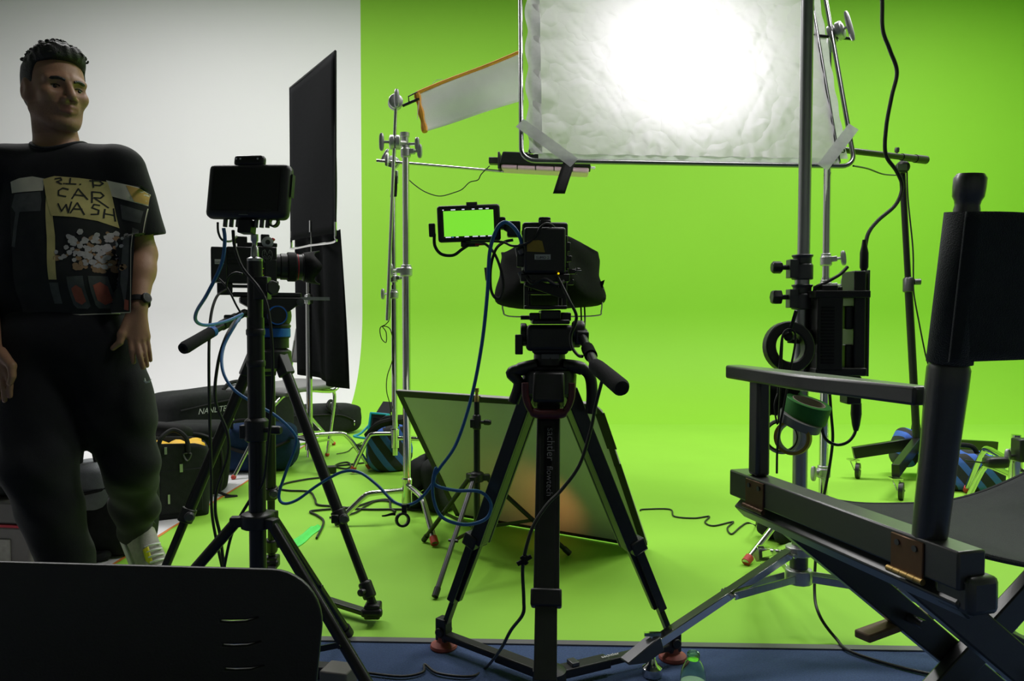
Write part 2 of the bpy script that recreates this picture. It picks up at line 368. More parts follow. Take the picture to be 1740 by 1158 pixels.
# ragged orange masking tape along the painted boundary on the floor
mb = MB(); pts = []
for k in range(41):
    y_ = lerp(2.05, 5.3, k / 40); a = 0.007 + random.uniform(-.002, .003); b = 0.006 + random.uniform(-.003, .002)
    pts.append((BX - a, BX + b, y_))
for k, (a, b, y_) in enumerate(pts): mb.v += [Vector((a, y_, .0012)), Vector((b, y_, .0012))]
mb.f = [(2 * k, 2 * k + 1, 2 * k + 3, 2 * k + 2) for k in range(40)]
solo(mb, 'floor_tape', 'orange_tape', 'thin ragged orange tape line on the floor between the white and green paint', 'tape', smooth=0)
# ------------------------------------------------------------------ overhead softboxes that light the cyclorama
for i, (x, y, z, tl, sx, sy, wt) in enumerate(SOFT):
    rt = thing('overhead_softbox', ['overhead softbox hanging above the white wall', 'overhead softbox hanging above the black flag', 'overhead softbox hanging above the silk frame', 'overhead softbox hanging above the rolling stand', 'smaller overhead softbox hanging above the director chair'][i], 'studio light', (x, y, z), 'overhead softboxes')
    q = Matrix.Rotation(R(tl), 3, 'X')
    mb = MB(); c = Vector((x, y, z))
    for sxx, syy, w_, d_ in ((0, -1, sx, .03), (0, 1, sx, .03), (-1, 0, .03, sy), (1, 0, .03, sy)):
        mb.box(c + q @ Vector((sxx * sx / 2, syy * sy / 2, 0.05)), (w_ + .02, d_ + .02, 0.16), q)
    mb.box(c + q @ Vector((0, 0, .13)), (sx, sy, .02), q); mb.build('housing', 'black_plastic', rt)
    mb = MB()
    for s_ in (-1, 1): mb.cyl(c + q @ Vector((s_ * sx * .4, 0, .13)), (x + s_ * sx * .4, y + .02, TOPZ), .012)
    mb.build('hanger', 'black_metal', rt)
    ld = bpy.data.lights.new('softbox_light', 'AREA'); ld.shape = 'RECTANGLE'; ld.size = sx * .95; ld.size_y = sy * .95; ld.energy = wt; ld.color = (1, 0.985, 0.97)
    lo = bpy.data.objects.new('softbox_light', ld); COL.objects.link(lo); lo.parent = rt; lo.location = q @ Vector((0, 0, .02)); lo.rotation_euler = q.to_euler()
# ------------------------------------------------------------------ grip equipment
def knob(parent, c, d, r=0.016, L=0.03, m='cast_alu', tbar=True):
    d = Vector(d).normalized(); mb = MB(); c = Vector(c)
    mb.cyl(c, c + d * L, .006, seg=8)
    if tbar:
        a = basis(d)[1]
        mb.ell(c + d * (L + .008), (.011, .011, r * 1.9), Matrix((d, a.cross(d), a)).transposed(), 10, 8, .7)
    else: mb.lathe([(r * .7, 0), (r, .004), (r, .02), (r * .75, .026)], c + d * L, d, 10)
    return mb.build('knob', m, parent)
def collar(parent, p, r, d, m='cast_alu', h=.05, kd=.02, tbar=True, km=None, name='collar', ax=UP):
    mb = MB(); p = Vector(p); mb.lathe([(r * 1.15, -h / 2), (r * 1.5, -h / 2 + .004), (r * 1.5, h / 2 - .014), (r * 1.25, h / 2 - .01), (r * 1.25, h / 2)], p, ax)
    d = Vector(d).normalized(); mb.beam(p + d * r, p + d * (r * 1.5 + .018), .022, .022)
    c = mb.build(name, m, parent, bevel=.002, seg=1); knob(c, p + d * (r * 1.5 + .015), d, kd * .8, .018, km or m, tbar); return c
def turtle_leg(root, c, foot, z, capm, r=.0125, drop=.62):
    c = Vector((c[0], c[1], z)); f = Vector((foot[0], foot[1], 0)); d = Vector((f.x - c.x, f.y - c.y, 0)); L = d.length; d.normalize()
    P = [c, c + d * L * drop * .8, c + d * L * drop + V(0, 0, -z * .10), c + d * L * (drop + .12) + V(0, 0, -z * .34), c + d * L + V(0, 0, -z + .012)]
    mb = MB(); mb.tube(spline(P, 7), r, 12); lg = mb.build('leg', 'chrome', root)
    e = (P[-1] - P[-2]).normalized(); mb = MB(); mb.cyl(P[-1] - e * .03, P[-1] - e * .0, r * 1.25, r * 1.25, 12); mb.build('foot_cap', capm, lg); return lg
def c_stand(label, base, feet, hubz, secs, cols, capm='red_rubber', group=None, polem='chrome', lean=(0, 0)):
    rt = thing('c_stand', label, 'light stand', (base[0], base[1], 0), group); b = Vector((base[0], base[1], 0))
    ztop = secs[-1][1]; off = lambda z: b + V(lean[0] * z / ztop, lean[1] * z / ztop, z)
    mb = MB(); mb.lathe([(.021, -.03), (.024, -.028), (.024, .075), (.020, .08)], (b.x, b.y, hubz)); mb.build('hub', 'chrome', rt)
    for i, f in enumerate(feet): turtle_leg(rt, base, f, hubz + (.05, .025, 0.0)[i % 3], capm)
    for i, (z0, z1, r) in enumerate(secs):
        mb = MB(); mb.cyl(off(z0), off(z1), r, seg=18); mb.build('pole' if i == 0 else 'riser', polem, rt)
    for z, d, r in cols: collar(rt, off(z), r, d)
    return rt
def grip_head(parent, p, ax, d, r=.032, m='cast_alu'):
    """two clamping discs on axis ax with a T handle pointing d"""
    p = Vector(p); ax = Vector(ax).normalized(); mb = MB()
    mb.lathe([(r * .6, -.024), (r, -.020), (r, -.003), (r * .55, -.003), (r * .55, .003), (r, .003), (r, .020), (r * .6, .024)], p, ax, 22)
    g = mb.build('grip_head', m, parent, bevel=.0015, seg=1); knob(g, p + ax * .022, ax, .02, .025, m); return g

# ---- two C-stands on the left of the green screen
S1 = Vector((-.452, 3.17, 0)); S2 = Vector((-.655, 4.12, 0))
c_stand('chrome stand whose bent legs stand left of the leaning board', S1, [gnd(739, 930), gnd(572, 895), (-.30, 3.62)], .10, [(.08, 1.06, .0175), (1.04, 1.60, .0145)], [(1.07, (-.7, -.3, 0), .0175), (1.575, (.9, -.2, 0), .0145)], group='chrome stands')
c_stand('slim chrome stand with the striped sandbag on its base', S2, [gnd(598, 806), (-.35, 4.05), (-.68, 4.55)], .17, [(.1, 1.05, .0165), (1.04, 1.66, .0125)], [(1.0, (-.8, -.4, 0), .016), (1.09, (.8, -.3, 0), .014)], group='chrome stands')
# grip arm that carries the white flag: head on top of stand one
rt = thing('gobo_boom', 'near-vertical chrome grip arm holding the white flag', 'grip arm', at(686, 244, 3.15))
mb = MB(); a0 = at(658, 545, 3.12); a1 = at(673, 178, 3.12); mb.cyl(a0, a1, .0075, seg=12); mb.build('rod', 'chrome', rt)
h = at(671, 242, 3.125); grip_head(rt, h, (-1, -.12, 0), (-1, 0, 0), .03)
mb = MB(); mb.lathe([(.013, -.05), (.016, -.045), (.016, .03), (.02, .034), (.02, .05)], at(688, 246, 3.17), UP); mb.cyl(at(676, 243, 3.13), at(690, 243, 3.17), .011); mb.build('spigot', 'cast_alu', rt)
knob(rt, at(694, 245, 3.16), (1, -.1, 0), .015, .03)
hd = grip_head(rt, at(672, 174, 3.12), (.25, -1, .05), (1, 0, 0), .030)
# white flag with orange binding
tl = at(708, 158, 3.14); tr_ = at(884, 88, 3.36); bl = at(722, 224, 3.14); br = at(890, 170, 3.36)
rt = thing('cutter_flag', 'white cloth flag with orange binding clamped at the left', 'flag', bl)
def flagf(u, v):
    p = lerp(lerp(bl, br, u), lerp(tl, tr_, u), v); return p + V(0, .006 * math.sin(u * 7 + v * 3) + .004 * math.sin(v * 9), 0)
mb = MB(); mb.grid(flagf, 30, 12); mb.build('cloth', 'white_cloth', rt, solid=.003)
mb = MB(); mb.tube([flagf(k / 20, 1.0) for k in range(21)], .0075, 8); mb.build('edge_binding', 'orange_edge', rt)
mb = MB(); mb.tube([flagf(0, k / 12) for k in range(13)], [.012 + .003 * math.sin(k * 1.3) for k in range(13)], 8); mb.build('edge_binding', 'orange_edge', rt)
mb = MB(); hk = at(672, 178, 3.115)
mb.tube([at(684, 180, 3.12), at(712, 168, 3.14)], .006, 8); mb.tube([at(695, 174, 3.125), at(694, 164, 3.125), at(710, 156, 3.14)], .003, 6); mb.build('pin', 'black_metal', rt)
mb = MB(); mb.tube(spline([at(712, 172, 3.13), at(710, 190, 3.13), at(709, 203, 3.13)], 5), .0012, 5); mb.tube(spline([at(735, 142, 3.14), at(742, 136, 3.14), at(752, 135, 3.14)], 5), .0012, 5); mb.build('loose_thread', 'white_cloth', rt)
# second arm: level rod with the strip softbox, head on the slim stand
rt = thing('gobo_boom', 'level chrome grip arm reaching right to the strip softbox', 'grip arm', at(672, 285, 4.10))
mb = MB(); mb.cyl(at(640, 273, 4.06), at(856, 292, 4.02), .008, seg=12); mb.build('rod', 'chrome', rt)
grip_head(rt, at(668, 276, 4.08), (-.5, -1, .1), (0, -1, 0), .032)
mb = MB(); mb.beam(at(672, 290, 4.11), at(672, 312, 4.12), .03, .03); mb.build('spigot', 'cast_alu', rt, bevel=.003)
knob(rt, at(662, 268, 4.08), (-.9, 0, .5), .02, .02)
# black cloth tag hanging from that arm
mb = MB(); c0 = at(668, 300, 4.06); mb.grid(lambda u, v: lerp(lerp(at(663, 335, 4.05), at(674, 334, 4.05), u), lerp(at(666, 296, 4.05), at(676, 300, 4.05), u), v) + V(0, .006 * math.sin(v * 6), 0), 4, 8)
solo(mb, 'cloth_tag', 'black_matte', 'short black strap hanging below the level grip arm', 'strap', solid=.006)
# strip softbox
sb0 = at(850, 276, 4.02); sb1 = at(1004, 282, 3.98)
rt = thing('strip_softbox', 'small black strip softbox with a pink front hung on the level arm', 'studio light', (sb0 + sb1) / 2)
d = (sb1 - sb0).normalized(); mid = (sb0 + sb1) / 2; L = (sb1 - sb0).length; sd = d.cross(UP).normalized()
q = Matrix((d, -sd, UP)).transposed()
mb = MB(); hz = .05; prof = [(-L / 2 + .02, .045), (L / 2 - .02, .045), (L / 2, -.02), (-L / 2, -.02)]
mb.prism(prof, mid, d, UP, .14, True); mb.build('hood', 'grey_cloth_dark' if 'grey_cloth_dark' in M else 'bag_cloth', rt, bevel=.006)
mb = MB(); mb.prism([(-L / 2 + .01, -.0205), (L / 2 - .01, -.0205), (L / 2 - .015, -.052), (-L / 2 + .01, -.046)], mid, d, UP, .125, True); dfu = mb.build('diffuser', 'pink_gel', rt, bevel=.01, seg=3)
mb = MB()
for k in range(1, 5): mb.tube([mid + d * (-L / 2 + L * k / 5) - sd * -.064 + V(0, 0, -.018), mid + d * (-L / 2 + L * k / 5) - sd * -.0645 + V(0, 0, -.047)], .0025, 6)
mb.build('seam', 'bag_cloth', dfu)
mb = MB(); mb.box(mid - d * (L / 2 + .03) + V(0, 0, .005), (.06, .05, .035), q); mb.box(mid - d * (L / 2 + .002), (.012, .12, .09), q); mb.build('mount', 'black_plastic', rt, bevel=.004)
mb = MB(); mb.box(mid + d * (L / 2 + .008) + V(0, 0, -.012), (.03, .03, .012), q); mb.build('end_tab', 'white_cloth', rt, bevel=.002)
# ---- floppy flag on its own stand
FS = Vector((-1.115, 4.06, 0))
c_stand('chrome stand under the tall black floppy flag', FS, [gnd(629, 799), gnd(455, 793), (-1.2, 4.5)], .17, [(.1, .98, .0165), (.97, 1.1, .0125)], [(.97, (.3, -1, 0), .0165)], group='chrome stands')
rt = thing('floppy_flag', 'tall black floppy flag with its lower flap hanging open', 'flag', at(535, 660, 4.0))
tr_ = at(570, 87, 3.71); br = at(570, 396, 3.71); tl = at(493, 150, 4.43); bl = at(495, 409, 4.43)
def ff(u, v): return lerp(lerp(bl, br, u), lerp(tl, tr_, u), v)
nrm = (br - bl).cross(tl - bl).normalized()
mb = MB(); mb.grid(lambda u, v: ff(u, v) + nrm * .006 * math.sin(u * 5) * math.sin(v * 6), 14, 20); mb.build('cloth', 'duvetyne', rt, solid=.006)
mb = MB(); mb.tube(spline([ff(0, 0) + V(0, 0, -.01), ff(0, .5), ff(0, 1)], 6), .006, 8); mb.tube([ff(0, 1), ff(.5, 1), ff(1, 1)], .006, 8); mb.tube([ff(1, 0), ff(1, .5), ff(1, 1)], .006, 8); mb.build('frame', 'black_metal', rt)
mb = MB(); mb.tube(spline([ff(0, .06), ff(0, -.03), ff(.03, -.055), ff(.5, -.05), ff(.97, -.05), ff(1, -.02), ff(1, .06)], 6), .007, 8); mb.build('frame_bar', 'chrome', rt)
mb = MB(); c0 = ff(.5, .1); mb.beam(c0 + nrm * .008, ff(.5, .03) + nrm * .008, .02, .004, (br - bl)); mb.build('clip', 'cast_alu', rt)
mb = MB(); mb.cyl(ff(.5, .06), V(ff(.5, 0).x, ff(.5, 0).y, 1.13), .005, seg=8); mb.build('pin', 'chrome', rt)
fb = [(.0, at(508, 635, 4.35)), (1, at(578, 662, 3.69))]
def flap(u, v):
    p = lerp(lerp(fb[0][1], fb[1][1], u), ff(lerp(.06, 1.02, u), .02), v)
    return p + nrm * (.03 * (1 - v) * math.sin(u * 9 + 1.0) + .012 * math.sin(u * 17 + v * 2) - .02)
mb = MB(); mb.grid(flap, 30, 20); mb.build('flap', 'duvetyne', rt, solid=.004)
gh = thing('grip_clamp', 'cast metal grip head gripping the black floppy flag pin', 'clamp', V(FS.x, FS.y, 1.09))
mb = MB(); p = V(FS.x, FS.y, 1.115); mb.lathe([(.016, -.05), (.02, -.045), (.02, .0), (.016, .005)], p); mb.lathe([(.026, -.02), (.03, -.016), (.03, .016), (.026, .02)], p + V(0, 0, .025), (.4, -1, .2), 18); mb.build('clamp_body', 'cast_alu', gh, bevel=.001, seg=1)
knob(gh, p + V(.01, -.025, .03), (.5, -.8, .5), .026, .02)
# ---- diffusion frame (silk) with its stand
BL = at(886, 273, 2.66); BR = at(1453, 283, 2.70); ux = (BR - BL); WID = ux.length; ux.normalize()
tlt = R(19.5); uyv = (at(866, 0, 2.915) - BL); uyv = (uyv - ux * uyv.dot(ux)).normalized()
HGT = 1.2; un = ux.cross(uyv).normalized()       # un points towards the camera
rt = thing('diffusion_frame', 'large steel frame stretched with glowing white diffusion silk', 'diffusion frame', (BL + BR) / 2)
SK = lambda a, b, c=0: BL + ux * (a * WID) + uyv * (b * HGT) + un * c
def rrect(a0, a1, b0, b1, r, n=6):
    out = []
    for cx, cy, t0 in ((a1 - r, b1 - r, 0), (a0 + r, b1 - r, 90), (a0 + r, b0 + r, 180), (a1 - r, b0 + r, 270)):
        for k in range(n + 1):
            t = R(t0 + 90 * k / n); out.append(BL + ux * (cx + r * math.cos(t)) + uyv * (cy + r * math.sin(t)))
    return out
mb = MB(); mb.tube(rrect(0, WID, 0, HGT, .05), .0085, 10, True); mb.build('frame', 'frame_steel', rt)
mb = MB(); mb.tube([SK(.955, .015, -.005), SK(.955, .985, -.005)], .007, 10); mb.build('frame_rail', 'frame_steel', rt)
rs = np.random.RandomState(3); W1 = [(rs.uniform(3, 26), rs.uniform(-26, 26), rs.uniform(0, 6.28), rs.uniform(.25, 1)) for _ in range(26)]
def silkf(u, v):
    a = lerp(.035, .957, u); b = lerp(.022, .99, v)
    z = 0.0
    for fx, fy, ph, am in W1:
        s = math.sin(fx * a * 1.25 + fy * b + ph + 1.4 * math.sin(5 * a - 4 * b + ph)); z += am * (1 - abs(s)) ** 4
    ed = math.exp(-v * 20) * .004 * math.sin(u * 95 + 3 * math.sin(u * 17)); sd = math.exp(-u * 14) * .006 * math.sin(v * 48)
    return SK(a, b, z * .0019 + ed + sd - .004)
mb = MB(); mb.grid(silkf, 170, 150); mb.build('silk', 'silk', rt, smooth=180)
mb = MB()
def hemf(u, v):
    a = lerp(.018, .062, u); return SK(a + .010 * math.sin(v * 43) * (1 - u) * .5, lerp(.02, .98, v), .006 + .006 * math.sin(v * 47 + u * 3))
mb.grid(hemf, 5, 90); mb.build('hem', 'hem_cloth', rt, solid=.0)
mb = MB(); mb.grid(lambda u, v: SK(lerp(.945, .985, u), lerp(.03, .98, v), -.010 + .004 * math.sin(v * 60 + u)), 4, 60); mb.build('hem', 'hem_cloth', rt, solid=.0)
mb = MB(); mb.grid(lambda u, v: SK(lerp(.05, .95, u), lerp(-.004, .024, v), .004 + .003 * math.sin(u * 70)), 70, 3); mb.build('hem', 'hem_cloth', rt, solid=.0)
def strap(p, q, wd):
    mb = MB(); d_ = (q - p).normalized(); s_ = d_.cross(un); mb.grid(lambda u, v: lerp(p, q, u) + s_ * (wd * (v - .5)) + un * (.012 + .004 * math.sin(u * 3.1)), 8, 2); mb.build('corner_strap', 'hem_cloth', rt, solid=.0)
strap(SK(-.005, .125), SK(.155, -.012), .045); strap(SK(1.012, .135), SK(.895, -.012), .042)
mb = MB(); mb.grid(lambda u, v: SK(lerp(.125, .160, u) - .035 * (1 - v), lerp(-.115, .0, v), .012 + .004 * math.sin(v * 5)), 3, 10); mb.build('hanging_strap', 'gaffer', rt, solid=.006)
mb = MB()
for a, b in ((.03, .028), (.935, .022), (.965, .05)): mb.ring(SK(a, b, .008), un, .011, .006, .004, 14)
mb.build('eyelet', 'chrome', rt)
# stand of the silk
S3 = Vector((1.253, 2.96, 0))
c_stand('chrome stand with two silver collars behind the power supply', S3, [gnd(1267, 962), (1.55, 2.60), (1.33, 3.5)], .075, [(.06, 1.03, .0175), (1.02, 1.72, .0145), (1.70, 1.95, .0125)], [(.995, (1, -.25, .05), .0165), (1.10, (1, -.35, .1), .0150), (.25, (-.7, -.5, 0), .018)], group='chrome stands')
mb = MB(); mb.lathe([(.0182, 0), (.0182, .035)], (S3.x, S3.y, .93)); mb.build('red_band', 'red_rubber', [o for o in COL.objects if o.get('label', '').startswith('chrome stand with two silver')][0])
gh = thing('grip_clamp', 'large silver grip head clamping the right edge of the silk frame', 'clamp', V(S3.x, S3.y, 1.94))
p = at(1421, 55, 2.93); mb = MB(); ax = Vector((.75, -.6, .25)).normalized()
mb.lathe([(.026, -.03), (.036, -.026), (.036, -.004), (.022, -.003), (.022, .003), (.036, .004), (.036, .024), (.02, .03)], p, ax, 22); mb.build('clamp_discs', 'cast_alu', gh, bevel=.002, seg=1)
knob(gh, p + ax * .03, ax, .034, .012)
mb = MB(); mb.cyl(p + V(-.025, 0, -.01), V(S3.x, S3.y, 1.92), .014, seg=12); mb.build('neck', 'cast_alu', gh)
mb = MB(); mb.cyl(at(1380, 60, 2.91), at(1448, 66, 2.94), .006, seg=10); mb.build('pin', 'black_metal', gh)
# ---- big combo stand, low legs with braces
K = Vector((.783, 2.0, 0))
rt = thing('combo_stand', 'big silver stand with braced splayed legs and black knobs', 'light stand', K)
mb = MB(); mb.cyl(K + V(0, 0, .142), K + V(0, 0, .98), .0195, seg=20); mb.build('pole', 'brushed_steel', rt)
mb = MB(); mb.cyl(K + V(.003, 0, .97), K + V(.008, 0, 2.62), .0165, seg=20); mb.build('riser', 'brushed_steel', rt)
for zz, kr in ((1.005, .017), (.925, .021)):
    c = MB(); p = K + V(0, 0, zz); c.lathe([(.021, -.034), (.028, -.032), (.028, .006), (.024, .01), (.024, .026), (.028, .03), (.028, .034)], p, UP, 18); c.box(p + V(-.028, -.004, -.004), (.024, .034, .05)); co = c.build('collar', 'grey_metal', rt, bevel=.003)
    k = MB(); k.cyl(p + V(-.035, -.004, .0), p + V(-.058, -.004, .0), .007, seg=10); k.lathe([(.010, 0), (kr, .004), (kr, .022), (kr * .8, .028)], p + V(-.056, -.004, 0), (-1, 0, 0), 8 if kr < .02 else 6); k.build('knob', 'black_plastic', co, bevel=.002)
zu, zl = .235, .165
for nm, zz, h in (('upper_collar', zu, .03), ('lower_collar', zl, .045)):
    c = MB(); c.lathe([(.022, -h / 2), (.036, -h / 2 + .004), (.036, h / 2 - .004), (.022, h / 2)], K + V(0, 0, zz), UP, 12); c.build(nm, 'cast_alu', rt, bevel=.002)
c = MB(); c.cyl(K + V(0, 0, zl), K + V(0, 0, zu), .024, seg=16); c.build('sleeve', 'grey_metal', rt)
feet = [gnd(1108, 1150, .0), gnd(1712, 1135, 0), gnd(1296, 982, 0)]
for i, ft in enumerate(feet):
    d = Vector((ft.x - K.x, ft.y - K.y, 0)); Ld = d.length; d.normalize(); s_ = d.cross(UP)
    a = K + d * .04 + V(0, 0, zu - .005); e = Vector((ft.x, ft.y, .075))
    c = MB(); c.beam(a, e, .022, .022, s_); c.beam(a + V(0, 0, .0115), e + V(0, 0, .0115), .026, .003, s_); lg = c.build('leg', 'chrome', rt, bevel=.002, seg=1)
    c = MB(); mdl = lerp(a, e, .46)
    for q in (-1, 1): c.beam(K + d * .035 + V(0, 0, zl) + s_ * .018 * q, mdl + s_ * .019 * q, .004, .020, s_)
    c.build('brace', 'brushed_steel', lg, bevel=.001, seg=1)
    c = MB(); c.cyl(mdl - s_ * .026, mdl + s_ * .026, .006, seg=8); c.cyl(a - s_ * .024, a + s_ * .024, .006, seg=8); c.build('bolt', 'chrome', lg)
    c = MB(); dn = (e - a).normalized(); c.prism([(-.02, -.018), (.035, -.02), (.085, .004), (.085, .010), (.0, .02), (-.02, .02)], e, dn, dn.cross(s_) * -1, .034, True); c.build('toe_plate', 'grey_metal', lg, bevel=.002, seg=1)
    c = MB(); c.cyl((ft.x, ft.y, .03), (ft.x, ft.y, .10), .006, seg=8); c.lathe([(.021, .0), (.024, .004), (.024, .022), (.012, .032), (.008, .045)], (ft.x, ft.y, 0.0), UP, 14)
    c.box((ft.x, ft.y, .104), (.04, .010, .008)); c.build('levelling_foot', 'chrome', lg)
# lamp head on top of the big stand (above the frame)
rt2 = thing('studio_lamp', 'black lamp head on top of the big silver stand', 'studio light', K + V(.008, 0, 2.62))
mb = MB(); c = K + V(.008, 0, 2.82); ax = V(.1, .9, -.2); mb.lathe([(.05, -.17), (.085, -.16), (.09, .05), (.12, .07), (.12, .10)], c, ax, 22); mb.build('housing', 'black_plastic', rt2)
mb = MB(); mb.tube([c + V(-.13, 0, 0), c + V(-.13, 0, -.16), c + V(0, 0, -.19), c + V(.13, 0, -.16), c + V(.13, 0, 0)], .01, 8); mb.cyl(K + V(.008, 0, 2.6), K + V(.008, 0, 2.66), .014); mb.build('yoke', 'black_metal', rt2)
mb = MB(); mb.lathe([(.0, .0), (.10, 0.0), (.11, .012)], c + ax.normalized() * .085, ax, 22); mb.build('lens', 'black_gloss', rt2)
# ---- power supply clamped on the big stand
rt = thing('power_supply', 'black power supply box hooked on the big silver stand', 'power supply', at(1433, 690, 1.97))
psx = at(1390, 600, 1.98); s = 1.98 / F
def pbox(x0, x1, y0, y1, d0, d1, name, m='black_plastic', bev=.004, par=None):
    a = at(x0, y1, d0); b = at(x1, y0, d0); mb = MB(); mb.box(((a.x + b.x) / 2, (d0 + d1) / 2, (a.z + b.z) / 2), (abs(b.x - a.x), abs(d1 - d0), abs(b.z - a.z))); return mb.build(name, m, par or rt, bevel=bev)
bd = pbox(1388, 1434, 500, 632, 1.93, 2.02, 'battery')
mb = MB(); g0 = at(1395, 620, 1.929); g1 = at(1418, 520, 1.929)
for k in range(18): z_ = lerp(g0.z, g1.z, (k + .5) / 18); mb.box(((g0.x + g1.x) / 2, 1.9285, z_), (abs(g1.x - g0.x), .002, .0045))
mb.build('grille', 'black_matte', bd)
pbox(1396, 1425, 484, 502, 1.94, 2.0, 'plug_block'); pbox(1425, 1433, 487, 500, 1.95, 1.99, 'switch')
pbox(1386, 1480, 494, 506, 1.925, 2.03, 'strap', 'gaffer', .002)
pk = pbox(1450, 1473, 460, 640, 1.95, 2.03, 'controller')
pbox(1473, 1479, 459, 640, 1.955, 2.02, 'heat_sink', 'grey_metal', .001)
pbox(1436, 1452, 520, 560, 1.96, 2.0, 'spacer'); pbox(1436, 1452, 586, 634, 1.96, 2.0, 'spacer'); pbox(1386, 1474, 626, 640, 1.93, 2.03, 'tray')
pbox(1440, 1465, 640, 688, 1.95, 2.0, 'socket_box')
mb = MB(); mb.beam(at(1372, 572, 1.995), at(1392, 572, 1.98), .03, .02); mb.cyl(at(1364, 560, 1.985), at(1364, 584, 1.985), .028, seg=14); mb.build('pole_clamp', 'black_metal', rt, bevel=.002)
mb = MB(); mb.lathe([(.006, 0), (.011, .012), (.011, .05), (.007, .07), (.005, .085)], at(1468, 462, 1.98), UP, 10); mb.build('plug', 'black_plastic', rt)
mb = MB(); mb.lathe([(.013, 0), (.014, -.03), (.010, -.06), (.006, -.075)], at(1455, 685, 1.97), UP, 10); mb.build('plug', 'black_plastic', rt)
# ---- speed ring and hanging tape rolls
rt = thing('ring_adapter', 'round black ring with a lever hanging beside the big stand', 'ring', at(1340, 628, 1.90))
c = at(1340, 590, 1.90); mb = MB(); mb.ring(c, (.12, -1, .12), .066, .039, .028, 36); mb.build('ring', 'black_plastic', rt, bevel=.004)
mb = MB(); mb.beam(at(1340, 573, 1.88), at(1353, 528, 1.87), .012, .008); mb.ell(at(1340, 572, 1.88), (.013, .010, .013)); mb.build('lever', 'black_metal', rt, bevel=.002)
mb = MB(); mb.beam(at(1358, 565, 1.91), at(1383, 568, 1.98), .012, .012); mb.beam(at(1340, 580, 1.90), at(1385, 584, 1.97), .010, .010); mb.build('bracket', 'black_metal', rt, bevel=.002)
mb = MB(); mb.tube(spline([at(1322, 668, 1.86), at(1325, 620, 1.86), at(1330, 570, 1.87), at(1344, 560, 1.87), at(1352, 575, 1.87), at(1343, 630, 1.86), at(1332, 690, 1.85), at(1326, 720, 1.85), at(1321, 760, 1.84), at(1320, 805, 1.84)], 6), .0028, 7)
mb.tube(spline([at(1330, 570, 1.872), at(1327, 640, 1.865), at(1322, 720, 1.85), at(1316, 690, 1.85), at(1322, 668, 1.86)], 6), .0022, 6)
solo(mb, 'hanging_cord', 'black_cable', 'braided black cord looped through the ring and tape rolls', 'cord')
mb = MB(); mb.grid(lambda u, v: lerp(lerp(at(1302, 706, 1.93), at(1326, 706, 1.93), u), lerp(at(1302, 655, 1.93), at(1362, 655, 1.93), u), v) + V(0, .008 * math.sin(u * 5), 0), 6, 6); solo(mb, 'cloth_pouch', 'black_matte', 'black cloth pouch hanging above the white tape roll', 'pouch', solid=.02)
def tape(px, py, d, ax, R0, r1, h, m, lab, core='cardboard'):
    c = at(px, py, d); a = Vector(ax).normalized(); rt = thing('tape_roll', lab, 'tape roll', c - V(0, 0, R0 * .9), 'hanging tape rolls')
    mb = MB(); mb.ring(c, a, R0, r1 + .003, h, 40); mb.build('tape', m, rt, bevel=.0008, seg=1, smooth=30)
    mb = MB(); mb.ring(c, a, r1 + .003, r1, h * 1.01, 40); mb.build('core', core, rt, smooth=30)
tape(1370, 697, 1.88, (.22, -.25, 1), .056, .038, .046, 'tape_green', 'wide green tape roll on top of the hanging bunch')
tape(1359, 716, 1.87, (.30, -.28, .95), .054, .039, .022, 'tape_grey', 'grey tape roll directly under the green roll')
tape(1347, 744, 1.85, (-.55, -.80, .12), .044, .033, .024, 'tape_yellow', 'yellow tape roll hanging lowest in the bunch', 'tape_white')
tape(1328, 742, 1.90, (-.35, -1, .05), .045, .036, .020, 'tape_white', 'white tape roll at the left of the hanging bunch', 'tape_black')
# ---- rolling stand with the boom that holds the lamp behind the silk
Wb = Vector((2.16, 3.93, 0)); Wt = at(1533, 292, 3.93)
rt = thing('rolling_stand', 'black stand on casters with a boom arm at the right', 'light stand', Wb)
mb = MB(); zb = .22; p0 = Wb + V(0, 0, zb); pm = lerp(p0, Wt, .58); mb.cyl(p0, pm, .020, seg=14); mb.build('pole', 'black_metal', rt)
mb = MB(); mb.cyl(pm, Wt, .016, seg=14); mb.build('riser', 'black_metal', rt)
c = MB(); c.lathe([(.020, -.04), (.027, -.036), (.027, .03), (.02, .04)], pm); c.cyl(pm + V(.02, -.02, .015), pm + V(.05, -.03, .015), .016, seg=12); c.build('collar', 'grey_metal', rt, bevel=.002)
for k, (fx, fy) in enumerate(((1449, 812), (1521, 848), (1690, 800))):
    g = gnd(fx, fy); d = (V(g.x, g.y, 0) - Wb); d.normalize(); s_ = d.cross(UP); wl = V(g.x, g.y, 0)
    mb = MB(); e = wl + d * .0 + V(0, 0, .135); mb.beam(p0 + V(0, 0, -.02), e, .036, .062, s_); lg = mb.build('leg', 'black_metal', rt, bevel=.002, seg=1)
    mb = MB(); ca = wl + V(.018, -.02, .042); mb.lathe([(.028, -.011), (.042, -.010), (.042, .010), (.028, .011)], ca, V(.75, -.5, 0), 20); wh = mb.build('caster', 'black_plastic', lg)
    mb = MB(); ax = V(.75, -.5, 0).normalized()
    for q in (-1, 1): mb.beam(ca + ax * .016 * q, wl + V(0, 0, .095) + ax * .014 * q, .003, .026, ax)
    mb.box(wl + V(0, 0, .098), (.05, .05, .008)); mb.build('fork', 'chrome', wh)
mb = MB(); mb.lathe([(.02, -.03), (.034, -.02), (.034, .02), (.02, .03)], at(1533, 285, 3.92), V(-.2, -1, .1), 18); hd = mb.build('pivot', 'black_plastic', rt, bevel=.002)
mb = MB(); p = at(1533, 284, 3.885); mb.box(p, (.05, .004, .03)); mb.build('badge', 'dim_label', hd)
_r = ray(1160, 100); LP = V(0, 0, CZ) + _r * ((BL - V(0, 0, CZ)).dot(un) / _r.dot(un)) - un * .31      # lamp behind the silk
